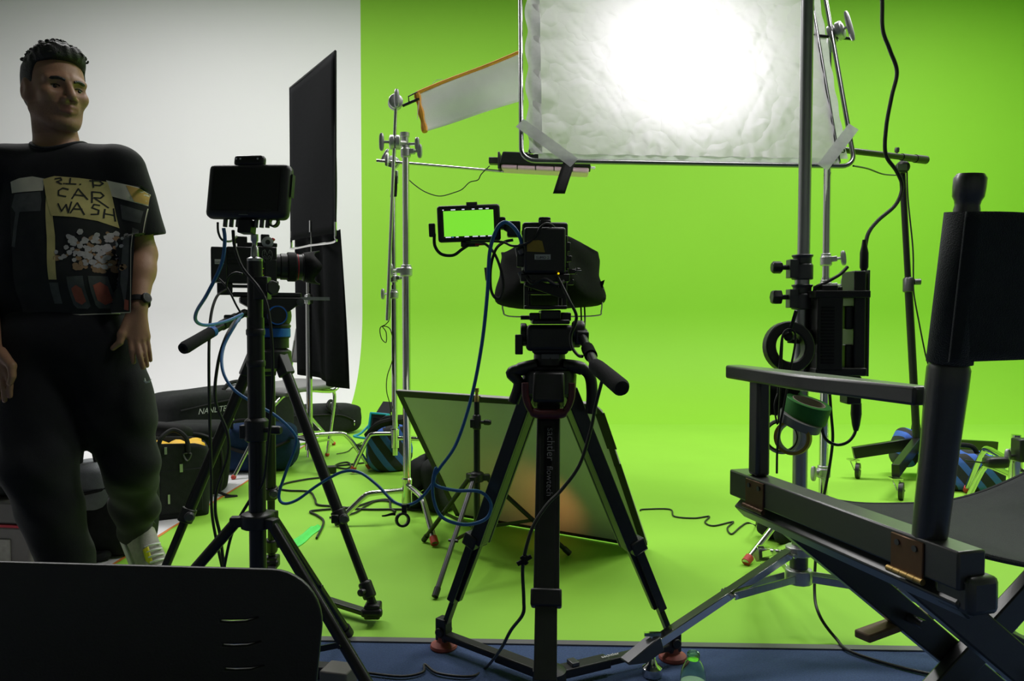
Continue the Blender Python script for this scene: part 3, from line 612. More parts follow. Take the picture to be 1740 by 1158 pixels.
ba = at(1573, 272, 3.93); bdir = (at(1450, 257, 3.66) - ba).normalized(); be = ba + bdir * 1.48
mb = MB(); mb.cyl(ba, be, .0155, seg=12); mb.build('boom', 'black_metal', rt)
mb = MB(); mb.cyl(ba - bdir * .0, ba + bdir * .09, .022, seg=12); mb.cyl(ba + bdir * .09, ba + bdir * .2, .019, seg=12); mb.build('counter_grip', 'black_plastic', rt)
knob(rt, at(1523, 266, 3.90), (0, -.2, 1), .012, .02, 'grey_metal', False)
rt2 = thing('studio_lamp', 'bright lamp shining through the silk from behind', 'studio light', LP)
na = un.copy()                 # shines towards the camera side, square to the silk
mb = MB(); mb.lathe([(.05, -.22), (.07, -.21), (.07, -.05), (.085, -.03), (.085, -.012)], LP, na, 24); mb.build('housing', 'black_plastic', rt2)
mb = MB(); mb.lathe([(.0, -.015), (.05, -.015)], LP, na, 24); mb.build('lamp_glass', 'lamp_face', rt2)
mb = MB(); mb.tube([LP - na * .1 + ux * .08, LP - na * .12 + ux * .12 + uyv * .06, be], .012, 8); mb.build('yoke', 'black_metal', rt2)
ld = bpy.data.lights.new('lamp_light', 'SPOT'); ld.energy = SPOT_W; ld.spot_size = R(150); ld.spot_blend = .6; ld.shadow_soft_size = .03; ld.color = (1, .985, .99)
lo = bpy.data.objects.new('lamp_light', ld); COL.objects.link(lo); lo.parent = rt2; lo.location = (0, 0, 0); lo.rotation_euler = na.to_track_quat('-Z', 'Y').to_euler()
# ------------------------------------------------------------------ leaning board, its stand
gBL = V(-.245, 3.20, 0); gBR = V(.50, 2.75, 0); e = (gBR - gBL).normalized(); nb = V(-e.y, e.x, 0)
up_b = (nb * -.394 + V(0, 0, .578)); LB = up_b.length; up_b.normalize(); WB = (gBR - gBL).length
rt = thing('bounce_board', 'pale board with black taped edges leaning forward on a small stand', 'board', (gBL + gBR) / 2)
pb = lambda a, b, c=0: gBL + e * (a * WB) + up_b * (b * LB) + bn * c + V(0, 0, .006)
bn = e.cross(up_b).normalized()       # towards the camera
ch = [(0, 0), (1, 0), (1.012, .03), (.985, .95), (.955, 1), (0, 1)]
mb = MB(); mb.prism([(a * WB, b * LB) for a, b in ch], gBL + V(0, 0, .006), e, up_b, -.012); mb.build('panel', 'board_white', rt)
mb = MB()
def strip(p, q, wd, off=.001, th=.003):
    mb.beam(p + bn * off, q + bn * off, wd, th, (q - p).cross(bn))
strip(pb(0, .985), pb(.45, .985), .03); strip(pb(.44, .980), pb(.955, .985), .022); strip(pb(.955, .985), pb(.98, .93), .03); strip(pb(.978, .95), pb(.985, .72), .035)
strip(pb(.983, .75), pb(.985, .60), .022); strip(pb(.988, .62), pb(1.0, .03), .026); strip(pb(.014, 0), pb(.012, 1), .024); strip(pb(0, .012), pb(1, .012), .016)
mb.build('edge_tape', 'gaffer', rt)
# added warm lamp, unseen on the floor, to cast a glow on the board
wl = V(.105, 2.66, 0); r2 = thing('added_puck_lamp', 'tiny warm puck lamp added out of sight behind the front tripod leg', 'lamp', wl)
mb = MB(); mb.lathe([(.02, 0), (.022, .003), (.022, .018), (.018, .022)], wl); mb.build('body', 'black_plastic', r2)
mb = MB(); mb.lathe([(.0, 0), (.015, 0)], wl + V(0, 0, .0225)); mb.build('lens', 'warm_face', r2)
ld = bpy.data.lights.new('added_warm_light', 'SPOT'); ld.energy = .75; ld.color = (1, .36, .12); ld.spot_size = R(115); ld.spot_blend = .8; ld.shadow_soft_size = .02
lo = bpy.data.objects.new('added_warm_light', ld); COL.objects.link(lo); lo.parent = r2; lo.location = (0, 0, .03); lo.rotation_euler = (V(0, .22, .12)).to_track_quat('-Z', 'Y').to_euler()
def light_stand(label, base, feet, colz, hubz, secs, polem='black_metal', r=.0125, legw=.009, silver=None):
    b = Vector((base[0], base[1], 0)); rt = thing('light_stand', label, 'light stand', b, 'black light stands')
    for i, (z0, z1, rr) in enumerate(secs):
        mb = MB(); mb.cyl(b + V(0, 0, z0), b + V(0, 0, z1), rr, seg=16); mb.build('pole' if i == 0 else 'riser', polem, rt)
        if i:
            zc = z0; mb = MB(); mb.lathe([(rr * 1.2, -.028), (rr * 1.6, -.024), (rr * 1.6, .02), (rr * 1.15, .026)], b + V(0, 0, zc), UP, 14); mb.box(b + V(-rr * 1.6, -.004, zc - .005), (.016, .02, .03)); co = mb.build('collar', 'black_plastic', rt, bevel=.002)
            knob(co, b + V(rr * 1.4, -.01, zc), (1, -.2, 0), .010, .012, 'black_plastic', False)
    mb = MB(); mb.lathe([(r * 1.1, -.02), (r * 2.0, -.018), (r * 2.0, .012), (r * 1.2, .018)], b + V(0, 0, colz), UP, 14)
    for f in feet:
        d = Vector((f[0] - b.x, f[1] - b.y, 0)).normalized(); mb.beam(b + d * r + V(0, 0, colz - .004), b + d * (r * 2 + .022) + V(0, 0, colz - .004), .024, .022, d.cross(UP))
    mb.build('leg_collar', 'black_plastic', rt, bevel=.003)
    mb = MB(); mb.lathe([(r * 1.1, -.012), (r * 1.7, -.010), (r * 1.7, .010), (r * 1.1, .012)], b + V(0, 0, hubz), UP, 14); mb.build('lower_collar', 'black_plastic', rt)
    for i, f in enumerate(feet):
        g = Vector((f[0], f[1], .008)); d = Vector((g.x - b.x, g.y - b.y, 0)).normalized(); a = b + d * (r * 2 + .012) + V(0, 0, colz - .008)
        mb = MB(); mb.cyl(a, g, legw, seg=12); lg = mb.build('leg', polem if silver != i else 'grey_metal', rt)
        mb = MB(); n_ = (g - a).normalized(); mb.cyl(g - n_ * .03, g, legw * 1.25, seg=12); mb.build('foot_cap', 'black_plastic', lg)
        mb = MB(); m_ = lerp(a, g, .55); mb.beam(b + V(0, 0, hubz) + d * r, m_, .004, .012, d.cross(UP)); mb.cyl(m_ - d.cross(UP) * .016, m_ + d.cross(UP) * .016, .005, seg=8); mb.build('brace', polem, lg)
    return rt
st = light_stand('small black light stand propping the leaning board', (-.125, 2.615), [gnd(720, 922), gnd(739, 1019), gnd(968, 945)], .305, .12, [(.09, .52, .0115), (.50, .572, .0095)], legw=.0085, silver=1)
mb = MB(); mb.lathe([(.008, 0), (.008, .02), (.0055, .024), (.0055, .034), (.008, .038), (.008, .05)], (-.125, 2.615, .57)); mb.build('spigot', 'brass', st)
# ------------------------------------------------------------------ tripods
def leg_seg(mb, p, q, wa, wb, side): mb.beam(p, q, wa, wb, side)
# middle tripod
T = V(.088, 1.735, 0)
rt = thing('tripod', 'black tripod with red rubber feet standing in the middle', 'tripod', T, 'camera tripods')
fL, fR, fN = gnd(754, 1101), gnd(1143, 1120), V(.058, 1.315, 0)
top_z = .735
for i, f in enumerate((fN, fL, fR)):
    d = Vector((f.x - T.x, f.y - T.y, 0)); d.normalize(); s_ = d.cross(UP)
    a = T + d * .055 + V(0, 0, top_z - .03); g = Vector((f.x, f.y, .045)); n_ = (g - a).normalized()
    out = s_.cross(n_)
    if i == 0: k1, k2 = .60, .80
    else: k1, k2 = .60, .86
    mb = MB(); p1 = lerp(a, g, k1)
    mb.beam(a, p1, .050, .010, s_)
    for q in (-1, 1): mb.beam(a + s_ * .0205 * q - out * .012, p1 + s_ * .0205 * q - out * .012, .011, .036, s_)
    mb.beam(a - out * .026, p1 - out * .026, .034, .006, s_)
    lg = mb.build('leg', 'leg_gloss', rt, bevel=.003)
    mb = MB(); mb.box(p1, (.062, .040, .034), Matrix((s_, -out, n_)).transposed()); mb.build('clamp', 'black_plastic', lg, bevel=.004)
    mb = MB(); p2 = lerp(a, g, k2); mb.beam(p1, p2, .044, .022, s_); mb.beam(p1 - out * .016, lerp(p1, p2, .97) - out * .012, .016, .012, s_); mb.build('lower_leg', 'leg_gloss', lg, bevel=.002)
    mb = MB(); mb.beam(lerp(a, g, k1 + .02), g, .022, .014, s_); mb.build('inner_leg', 'black_metal', lg, bevel=.002)
    mb = MB(); mb.beam(g + V(0, 0, .035), g + V(0, 0, -.025), .03, .034, s_); mb.cyl(g - s_ * .022, g + s_ * .022, .013, seg=12); mb.build('foot_joint', 'black_plastic', lg, bevel=.003)
    mb = MB(); mb.lathe([(.034, 0), (.036, .004), (.034, .010), (.018, .018), (.016, .03)], (f.x, f.y, 0), UP, 20); mb.build('rubber_foot', 'brick_rubber', lg)
    hub = V(T.x, T.y - .02, .03); mb = MB(); e0 = Vector((f.x, f.y, .035)); mid = lerp(hub, e0, .45)
    mb.beam(hub, mid, .038, .022, s_); mb.beam(mid, e0, .028, .016, s_); sp = mb.build('spreader_arm', 'black_plastic', rt, bevel=.003)
    if i == 2:
        dd = (hub - e0).normalized(); text('sachtler', 'lettering', 'white_print', sp, lerp(hub, e0, .40) + V(0, 0, .0125) + s_ * .006, -dd, s_ * -1 if s_.y < 0 else s_, .03, fit=.05)
        mb = MB(); mb.box(lerp(hub, e0, .18) + V(0, 0, .016), (.02, .03, .01), Matrix.Rotation(math.atan2(dd.y, dd.x), 3, 'Z')); mb.build('latch', 'grey_metal', sp, bevel=.002)
mb = MB(); mb.lathe([(.03, 0), (.04, .006), (.04, .03), (.02, .04)], (T.x, T.y - .02, .012), UP, 18); mb.build('spreader_hub', 'black_plastic', rt)
# crown: bowl, hinge shoulders, carry handles, crimson release bar
mb = MB(); mb.lathe([(.045, -.05), (.062, -.04), (.064, .0), (.058, .012)], T + V(0, 0, top_z), UP, 24); mb.build('bowl', 'black_plastic', rt)
dN = V(fN.x - T.x, fN.y - T.y, 0).normalized(); sN = dN.cross(UP)
mb = MB(); mb.beam(T + dN * .06 + V(0, 0, top_z + .005), T + dN * .085 + V(0, 0, top_z - .06), .07, .05, sN); mb.build('hinge_block', 'black_plastic', rt, bevel=.006)
mb = MB(); h0 = T + dN * .10 + V(0, 0, top_z - .065)
mb.tube(spline([h0 + sN * .052 + V(0, 0, .055), h0 + sN * .050 + V(0, 0, .02), h0 + sN * .034 + V(0, 0, -.010), h0 + V(0, 0, -.014), h0 - sN * .034 + V(0, 0, -.010), h0 - sN * .050 + V(0, 0, .02), h0 - sN * .052 + V(0, 0, .055)], 6), [.008] * 12 + [.0115] * 13 + [.008] * 12, 10); mb.build('release_bar', 'crimson', rt)
for q in (-1, 1):
    mb = MB(); c = T + V(0, -.02, top_z + .012)
    P = [c + V(q * .03, 0, .012), c + V(q * .07, 0, .006), c + V(q * .092, 0, -.012), c + V(q * .098, 0, -.05), c + V(q * .096, 0, -.10 if q > 0 else -.05)]
    if q < 0: P = [c + V(-.03, 0, .012), c + V(-.065, 0, .004), c + V(-.09, 0, -.006), c + V(-.072, 0, -.03), c + V(-.085, 0, -.075)]
    mb.tube(spline(P, 6), [.016] * 8 + [.0135] * 17, 10); mb.build('shoulder', 'black_plastic', rt)
dl = dN; p0 = T + dN * .055 + V(0, 0, top_z - .03); gN = Vector((fN.x, fN.y, .045)); nn = (gN - p0).normalized(); outN = sN.cross(nn)
if outN.y > 0: outN = -outN
lgN = [c for c in rt.children if c.name.startswith('leg')][0]
rgt = V(-sN.x, -sN.y, 0) if sN.x < 0 else sN
mb = MB(); mb.beam(p0 + nn * .09 + outN * .0068, p0 + nn * .255 + outN * .0068, .016, .0012, sN); mb.build('badge', 'black_gloss', lgN)
text('sachtler', 'lettering', 'grey_print', lgN, p0 + nn * .095 + outN * .0078 - rgt * .002, nn, rgt, .02, fit=.075); text('flowtech', 'lettering', 'grey_print', lgN, p0 + nn * .182 + outN * .0078 - rgt * .002, nn, rgt, .02, fit=.065)
# fluid head
rt = thing('fluid_head', 'black fluid head with pan handle on the middle tripod', 'tripod head', T + V(0, 0, .75), 'fluid heads')
H = T + V(-.0, 0, 0)
mb = MB(); mb.lathe([(.05, 0), (.052, .006), (.038, .012), (.036, .05), (.045, .055)], H + V(0, 0, .748), UP, 24); mb.build('base', 'black_plastic', rt)
mb = MB(); mb.box(H + V(0, -.035, .782), (.040, .004, .014)); mb.build('label_sticker', 'dim_label', rt)
mb = MB(); mb.box(H + V(0, 0, .823), (.112, .10, .060), None, .96); mb.box(H + V(0, 0, .795), (.085, .09, .02)); mb.build('body', 'black_plastic', rt, bevel=.010, seg=3)
mb = MB(); mb.lathe([(.02, 0), (.028, .003), (.028, .02), (.02, .025)], H + V(.050, -.01, .828), X, 16); mb.build('drag_dial', 'black_plastic', rt, bevel=.002)
mb = MB(); mb.lathe([(.02, 0), (.027, .003), (.027, .016)], H + V(-.052, 0, .830), -X, 16); mb.build('drag_dial', 'black_plastic', rt, bevel=.002)
mb = MB(); mb.cyl(H + V(-.05, -.03, .812), H + V(-.07, -.03, .812), .006, seg=8); mb.box(H + V(-.072, -.03, .808), (.018, .018, .046)); mb.build('lever', 'black_plastic', rt, bevel=.004)
mb = MB(); mb.box(H + V(0, .01, .860), (.085, .16, .010)); mb.box(H + V(0, .01, .876), (.045, .15, .022)); mb.box(H + V(-.036, -.02, .872), (.024, .05, .018)); mb.box(H + V(.036, -.01, .872), (.024, .05, .020)); mb.build('sliding_plate', 'black_metal', rt, bevel=.003)
mb = MB(); mb.cyl(H + V(-.045, -.03, .870), H + V(-.068, -.03, .870), .005, seg=8); mb.build('lock_pin', 'black_metal', rt)
q0 = H + V(.070, -.04, .832); q1 = at(1012, 622, 1.47); q2 = at(1058, 661, 1.30)
mb = MB(); mb.lathe([(.018, 0), (.024, .004), (.024, .025), (.018, .03)], H + V(.05, -.03, .84), X, 14); mb.beam(q0 + V(0, .02, .0), q0 + (q1 - q0).normalized() * .035, .028, .03); hb = mb.build('handle_clamp', 'black_plastic', rt, bevel=.004)
mb = MB(); mb.cyl(q0, q1, .010, seg=14); hn = mb.build('pan_handle', 'black_metal', rt)
mb = MB(); n_ = (q1 - q0).normalized(); mb.cyl(lerp(q0, q1, .48), lerp(q0, q1, .72), .0138, seg=14); mb.build('strap', 'black_cloth', hn)
mb = MB(); Lg = (q2 - q1).length; mb.lathe([(.010, -.01), (.0145, 0), (.016, .02), (.0165, Lg * .6), (.0165, Lg - .012), (.013, Lg - .003), (.006, Lg)], q1, q2 - q1, 18); mb.build('foam_grip', 'foam_grip', hn)
# ---- camera B
C = V(.080, 1.62, 0)
rt = thing('cinema_camera', 'black cinema camera seen from behind on the middle tripod', 'camera', C + V(0, .05, .905), 'cinema cameras')
def bx(c, size, name, m='black_plastic', bev=.003, par=None, rot=None):
    mb = MB(); mb.box(c, size, rot); return mb.build(name, m, par or rt, bevel=bev)
bat = bx(at(925, 427, 1.60), (.089, .05, .098), 'battery', 'black_plastic', .006)
bx(at(922, 437, 1.5738) , (.034, .002, .011), 'label_sticker', 'paper_label', .0, bat); text('SUMO 2', 'lettering', 'dark_print', bat, at(911, 440, 1.5725), X, UP, .01, fit=.027)
mb = MB(); mb.prism([(-.018, -.012), (.020, -.014), (.014, .010), (.006, .012), (-.018, .010)], at(910, 418, 1.5742), X, UP, .0012); mb.build('yellow_sticker', 'tape_yellow', bat, smooth=0)
bx(at(925, 425, 1.665), (.10, .08, .115), 'body', 'black_metal', .006)
bx(at(925, 474, 1.63), (.105, .09, .016), 'base_plate', 'black_metal', .002)
mb = MB(); mb.beam(at(893, 478, 1.60), at(957, 500, 1.62), .01, .02); mb.tube(spline([at(895, 470, 1.58), at(905, 482, 1.57), at(925, 474, 1.57), at(945, 484, 1.57), at(958, 478, 1.58)], 5), .004, 6); mb.build('cable_bundle', 'black_cable', rt)
mb = MB(); mb.box(at(925, 383, 1.66), (.024, .10, .012)); mb.box(at(925, 378, 1.63), (.026, .03, .02)); mb.box(at(904, 388, 1.64), (.007, .02, .02)); mb.box(at(940, 386, 1.64), (.006, .02, .018)); mb.build('top_handle', 'black_metal', rt, bevel=.003)
mb = MB(); mb.beam(at(886, 396, 1.66), at(900, 396, 1.66), .012, .012); mb.box(at(873, 390, 1.66), (.030, .03, .034)); mb.cyl(at(858, 384, 1.66), at(868, 390, 1.66), .010, seg=10); mb.box(at(853, 380, 1.665), (.016, .03, .026)); mb.build('monitor_arm', 'black_metal', rt, bevel=.003)
mb = MB(); mb.lathe([(.045, 0), (.045, .06), (.05, .065), (.05, .14), (.042, .15)], V(at(925, 430, 1.7).x, 1.70, at(925, 430, 1.7).z), Y, 22); mb.build('lens', 'black_plastic', rt)
# ports and plugs on both sides
mb = MB()
for px, py in ((957, 408), (963, 420), (958, 432), (966, 440), (961, 452), (958, 468), (972, 462), (970, 480)):
    mb.box(at(px, py, 1.63), (.012 + random.random() * .006, .02, .010 + random.random() * .01))
mb.cyl(at(976, 458, 1.63), at(986, 458, 1.63), .003, seg=6); mb.build('side_port', 'black_metal', rt, bevel=.001, seg=1)
mb = MB()
for px, py in ((957, 415), (959, 424), (962, 441), (961, 464), (980, 461)): mb.box(at(px, py, 1.615), (.002, .008, .014))
mb.cyl(at(976, 461, 1.62), at(988, 461, 1.62), .0022, seg=8); mb.build('edge_trim', 'grey_metal', rt)
mb = MB()
mb.cyl(at(884, 420, 1.60), at(887, 436, 1.60), .012, seg=12); mb.box(at(886, 444, 1.60), (.02, .02, .026)); mb.build('plug', 'black_plastic', rt, bevel=.002)
mb = MB(); mb.cyl(at(886, 424, 1.59), at(889, 431, 1.59), .009, seg=10); mb.build('plug', 'grey_metal', rt); mb = MB(); mb.cyl(at(886, 461, 1.60), at(892, 474, 1.60), .010, seg=10); mb.build('plug', 'grey_metal', rt)
mb = MB(); mb.ell(at(949, 465, 1.572), (.0022, .0022, .0022)); mb.build('status_light', 'led_yellow', rt)
# riser cage between camera and head
mb = MB(); z0 = .890; z1 = at(925, 476, 1.65).z
for q in (-1, 1): mb.box((C.x - .005 + q * .043, 1.68, (z0 + z1) / 2), (.010, .05, z1 - z0)); mb.box((C.x - .005 + q * .034, 1.70, (z0 + z1) / 2), (.005, .02, z1 - z0))
mb.box((C.x - .005, 1.68, z0 + .003), (.096, .06, .008)); mb.box((C.x - .005, 1.68, z1 - .028), (.085, .04, .008)); mb.build('riser_bracket', 'black_metal', rt, bevel=.0015, seg=1)
# ---- prompter hood in front of it
rt = thing('prompter_hood', 'black cloth prompter hood on a wire bracket in front of the lens', 'prompter', at(935, 520, 2.0))
def ringpts(y_, l, r_, t, b, tl_, tr2, rad=.03):
    """px outline at distance y_: left right top bottom, with a higher top-left / top-right px"""
    P = [(l, b), (r_, b), (r_ + 1, (b + t) / 2), (r_, tr2 + 8), (r_ - 10, tr2), ((l + r_) / 2, t), (l + 10, tl_), (l + 1, tl_ + 8), (l - 1, (b + t) / 2)]
    return spline([at(px, py, y_) for px, py in P], 5, True)
rings = [ringpts(1.80, 898, 958, 392, 470, 398, 396), ringpts(1.88, 878, 978, 393, 512, 412, 403), ringpts(1.96, 858, 1002, 398, 519, 425, 418), ringpts(2.03, 850, 1016, 410, 520, 428, 426), ringpts(2.10, 851, 1019, 428, 520, 428, 428), ringpts(2.16, 857, 1014, 430, 517, 430, 430)]
mb = MB(); nR = len(rings[0])
for k, rg in enumerate(rings):
    for i, p in enumerate(rg): mb.v.append(p + V(.003 * math.sin(i * .9 + k * 2), 0, .003 * math.sin(i * 1.3 + k)))
for k in range(len(rings) - 1):
    for i in range(nR): j = (i + 1) % nR; mb.f.append((k * nR + i, k * nR + j, (k + 1) * nR + j, (k + 1) * nR + i))
mb.f.append(tuple(range(nR))); mb.build('hood', 'black_cloth', rt, sub=1, smooth=60)
mb = MB(); mb.tube(spline([at(854, 512, 2.05), at(855, 528, 2.05), at(866, 538, 2.05), at(935, 538.5, 2.05), at(1012, 537, 2.05), at(1022, 528, 2.05), at(1023, 500, 2.05)], 6), .0022, 7); mb.build('wire_bracket', 'chrome', rt)
mb = MB(); mb.cyl(at(1016, 494, 2.05), at(1026, 494, 2.05), .006, seg=8); mb.cyl(at(1016, 508, 2.05), at(1027, 508, 2.05), .007, seg=8); mb.cyl(at(845, 512, 2.05), at(856, 512, 2.05), .008, seg=8); mb.build('thumbscrew', 'black_plastic', rt)
mb = MB(); mb.prism([(0, 0), (.012, .004), (.018, .026), (.004, .020)], at(1016, 492, 2.03), X, UP, .006); mb.build('fabric_tab', 'black_cloth', rt)
mb = MB(); mb.box(at(930, 500, 1.93), (.05, .35, .010)); mb.build('support_rail', 'black_metal', rt)
# ---- small monitor with a live green picture
rt = thing('field_monitor', 'small monitor showing a bright green picture beside the middle camera', 'monitor', at(800, 410, 1.66), 'on-set monitors')
mc = at(797, 380, 1.66); q = Matrix.Rotation(R(-2.2), 3, 'Y') @ Matrix.Rotation(R(4), 3, 'X')
bz = bx(mc, (.140, .022, .081), 'housing', 'black_plastic', .006, rt, q)
bx(mc + q @ V(0, -.0112, .001), (.126, .002, .070), 'bezel', 'black_gloss', .001, rt, q)
scr = bx(mc + q @ V(0, -.0125, .0), (.111, .001, .056), 'screen', 'screen_green', 0, rt, q)
mb = MB()
for u, w_ in ((-.5, .003), (-.30, .010), (-.1, .006), (.10, .006), (.25, .008), (.38, .007)): mb.box(mc + q @ V(u * .111, -.0132, .0305), (w_, .0006, .0022), q)
for u, w_ in ((-.42, .012), (-.24, .006), (-.05, .010), (.12, .012), (.27, .012), (.42, .010)): mb.box(mc + q @ V(u * .111, -.0132, -.0295), (w_, .0006, .0022), q)
mb.build('screen_readout', 'screen_white', scr)
mb = MB(); mb.box(mc + q @ V(-.33 * .111, -.0132, -.0295), (.004, .0006, .0022), q); mb.build('screen_readout', 'screen_blue', scr)
mb = MB(); mb.box(mc + q @ V(.008, 0, .0435), (.024, .014, .006), q); mb.build('shoe_mount', 'grey_metal', rt)
mb = MB(); mb.box(mc + q @ V(.0, 0, -.046), (.04, .018, .012), q); mb.box(mc + q @ V(-.083, 0, -.012), (.014, .016, .03), q); mb.build('plug', 'black_plastic', rt, bevel=.002)
mb = MB(); mb.box(mc + q @ V(.022, -.012, -.046), (.02, .008, .008), q); mb.build('plug', 'red', rt, bevel=.001)
# ------------------------------------------------------------------ left tripod, camera A
T = V(-.755, 2.30, 0)
rt = thing('tripod', 'black tubular tripod under the left camera', 'tripod', T, 'camera tripods')
tz = .745; fR, fL, fB = gnd(634, 1058), gnd(258, 1050), gnd(462, 972)
for i, f in enumerate((fR, fL, fB)):
    d = Vector((f.x - T.x, f.y - T.y, 0)).normalized(); s_ = d.cross(UP); a = T + d * .05 + V(0, 0, tz); g = Vector((f.x, f.y, .05))
    mb = MB(); k1 = .66; p1 = lerp(a, g, k1); mb.cyl(a, p1, .0165, seg=16); lg = mb.build('leg', 'black_metal', rt)
    mb = MB(); n_ = (g - a).normalized(); mb.cyl(p1 - n_ * .02, p1 + n_ * .022, .022, seg=16); mb.box(p1 + s_ * .018 - d * .0, (.02, .03, .024)); cl = mb.build('clamp', 'black_plastic', lg, bevel=.003)
    mb = MB(); mb.lathe([(.008, 0), (.015, .003), (.015, .010), (.010, .014)], p1 + V(.014, -.018, .0), V(.5, -1, 0), 14); mb.build('lever', 'grey_metal', cl)
    mb = MB(); mb.cyl(p1, g, .0125, seg=14); mb.build('lower_leg', 'black_metal', lg)
    mb = MB(); mb.beam(a - n_ * .015, a + n_ * .06, .040, .038, s_); mb.build('leg_hinge', 'black_plastic', lg, bevel=.006)
    mb = MB(); mb.cyl(g - n_ * .07, g - n_ * .02, .020, seg=12); mb.box(g + V(0, 0, -.015), (.046, .046, .042)); mb.cyl(g - n_ * .045 + s_ * .01, g - n_ * .045 + s_ * .034, .011, seg=10); mb.cyl(g + V(-.03, -.02, -.015), g + V(.03, -.02, -.015), .012, seg=10); mb.build('foot', 'black_plastic', lg, bevel=.006)
    mb = MB(); hub = T + V(0, 0, .03); mb.beam(hub, lerp(hub, V(f.x, f.y, .025), .5), .036, .022, s_); mb.beam(lerp(hub, V(f.x, f.y, .03), .45), V(f.x, f.y, .022), .028, .014, s_); mb.build('spreader_arm', 'black_plastic', rt, bevel=.003)
mb = MB(); mb.lathe([(.05, -.04), (.066, -.03), (.066, .02), (.05, .03)], T + V(0, 0, tz), UP, 24); mb.build('bowl', 'black_plastic', rt)
rt = thing('fluid_head', 'black fluid head with blue rings under the left camera', 'tripod head', T + V(0, 0, tz + .03), 'fluid heads')
H = T + V(.015, 0, 0)
mb = MB(); mb.lathe([(.045, .0), (.045, .03), (.05, .035)], H + V(0, 0, tz + .03), UP, 22); mb.lathe([(.05, .063), (.052, .07), (.04, .08)], H + V(0, 0, tz + .03), UP, 22); mb.build('base', 'black_plastic', rt)
mb = MB(); mb.lathe([(.046, .032), (.050, .036), (.050, .06), (.046, .064)], H + V(0, 0, tz + .03), UP, 22); mb.build('pan_ring', 'blue_accent', rt)
mb = MB(); mb.ell(H + V(0, 0, tz + .130), (.052, .048, .042), None, 20, 12, .8); mb.build('body', 'black_plastic', rt)
mb = MB(); cd_ = V(.45, -.85, 0).normalized(); mb.lathe([(.024, 0), (.027, .006), (.027, .034)], H + V(.015, -.03, tz + .132), cd_, 22); dd = mb.build('drag_dial', 'black_plastic', rt)
mb = MB(); mb.ring(H + V(.015, -.03, tz + .132) + cd_ * .028, cd_, .0290, .0255, .013, 26); mb.build('dial_ring', 'blue_accent', dd)
mb = MB(); yaw = R(23); q = Matrix.Rotation(yaw, 3, 'Z'); fx = q @ X; fy = q @ Y
HP = H + V(0, 0, tz + .187)
mb.prism([(-.10, 0), (.08, 0), (.08, -.016), (.04, -.045), (-.05, -.045), (-.10, -.016)], HP, fx, UP, .075, True); mb.box(HP + fx * -.02 + V(0, 0, .008), (.20, .06, .014), q); mb.build('tilt_bracket', 'black_plastic', rt, bevel=.003)
mb = MB(); mb.lathe([(.008, 0), (.012, .002), (.012, .006), (.006, .008)], HP + fx * .075 - fy * .038 + V(0, 0, -.014), -fy, 14); mb.build('bubble_level', 'led_dim' if 'led_dim' in M else 'grey_metal', rt)
mb = MB(); mb.beam(HP + fx * .05 + V(0, 0, -.002), HP + fx * .17 + V(0, 0, -.002), .012, .010); mb.build('rod', 'brushed_steel', rt)
h0 = at(415, 532, 2.22); h1 = at(360, 564, 2.08); h2 = at(311, 593, 1.96)
mb = MB(); mb.cyl(H + V(-.05, -.02, tz + .13), h0, .012, seg=12); mb.cyl(h0, h1, .0115, seg=14); hn = mb.build('pan_handle', 'black_metal', rt)
mb = MB(); mb.box(at(391, 545, 2.17), (.034, .034, .034), q); mb.cyl(at(402, 540, 2.2), at(376, 554, 2.12), .0155, seg=14); mb.build('handle_clamp', 'black_plastic', hn, bevel=.004)
mb = MB(); mb.cyl(lerp(h1, h2, -.05), lerp(h1, h2, .06), .0165, seg=16); mb.build('handle_ring', 'blue_accent', hn)
mb = MB(); Lg = (h2 - h1).length; mb.lathe([(.015, .005), (.0165, .02), (.0165, Lg * .5), (.0175, Lg - .01), (.015, Lg), (.008, Lg), (.007, Lg - .01)], h1, h2 - h1, 18); mb.build('foam_grip', 'foam_grip', hn)
# camera A, pointing right and away
CA = HP + V(0, 0, .018) - fx * .058 + V(0, 0, .012); KS = .60; KZ = .78; KY = .75; KR = .82
rt = thing('cinema_camera', 'black cinema camera with long lens pointing right on the left tripod', 'camera', CA, 'cinema cameras')
loc = lambda a, b, c: CA + fx * a * KS + fy * b * KY + V(0, 0, c * KZ)
def cb(a, b, c, sa, sb, sc_, name, m='black_metal', bev=.003, par=None): return bx(loc(a, b, c), (sa * KS, sb * KY, sc_ * KZ), name, m, bev * KS, par or rt, q)
bat = cb(-.165, 0, .085, .075, .10, .135, 'battery', 'black_plastic', .006)
cb(-.165, -.0515, .095, .042, .001, .018, 'label_sticker', 'paper_label', 0, bat); text('SUMO 1', 'lettering', 'dark_print', bat, loc(-.184, -.0525, .090), fx, UP, .01, fit=.022)
for k in range(4): cb(-.100, -.052, .135 - k * .013, .05, .004, .005, 'rib', 'black_metal', .001, bat)
bd = cb(-.055, 0, .085, .15, .10, .14, 'body', 'black_metal', .006)
for k in range(6): cb(.002, -.052, .135 - k * .017, .012, .006, .008, 'rib', 'black_metal', .002, bd)
pl = cb(.060, -.004, .080, .095, .112, .155, 'side_panel', 'black_metal', .006)
cb(.078, -.061, .060, .055, .003, .095, 'raised_plate', 'black_plastic', .002, pl)
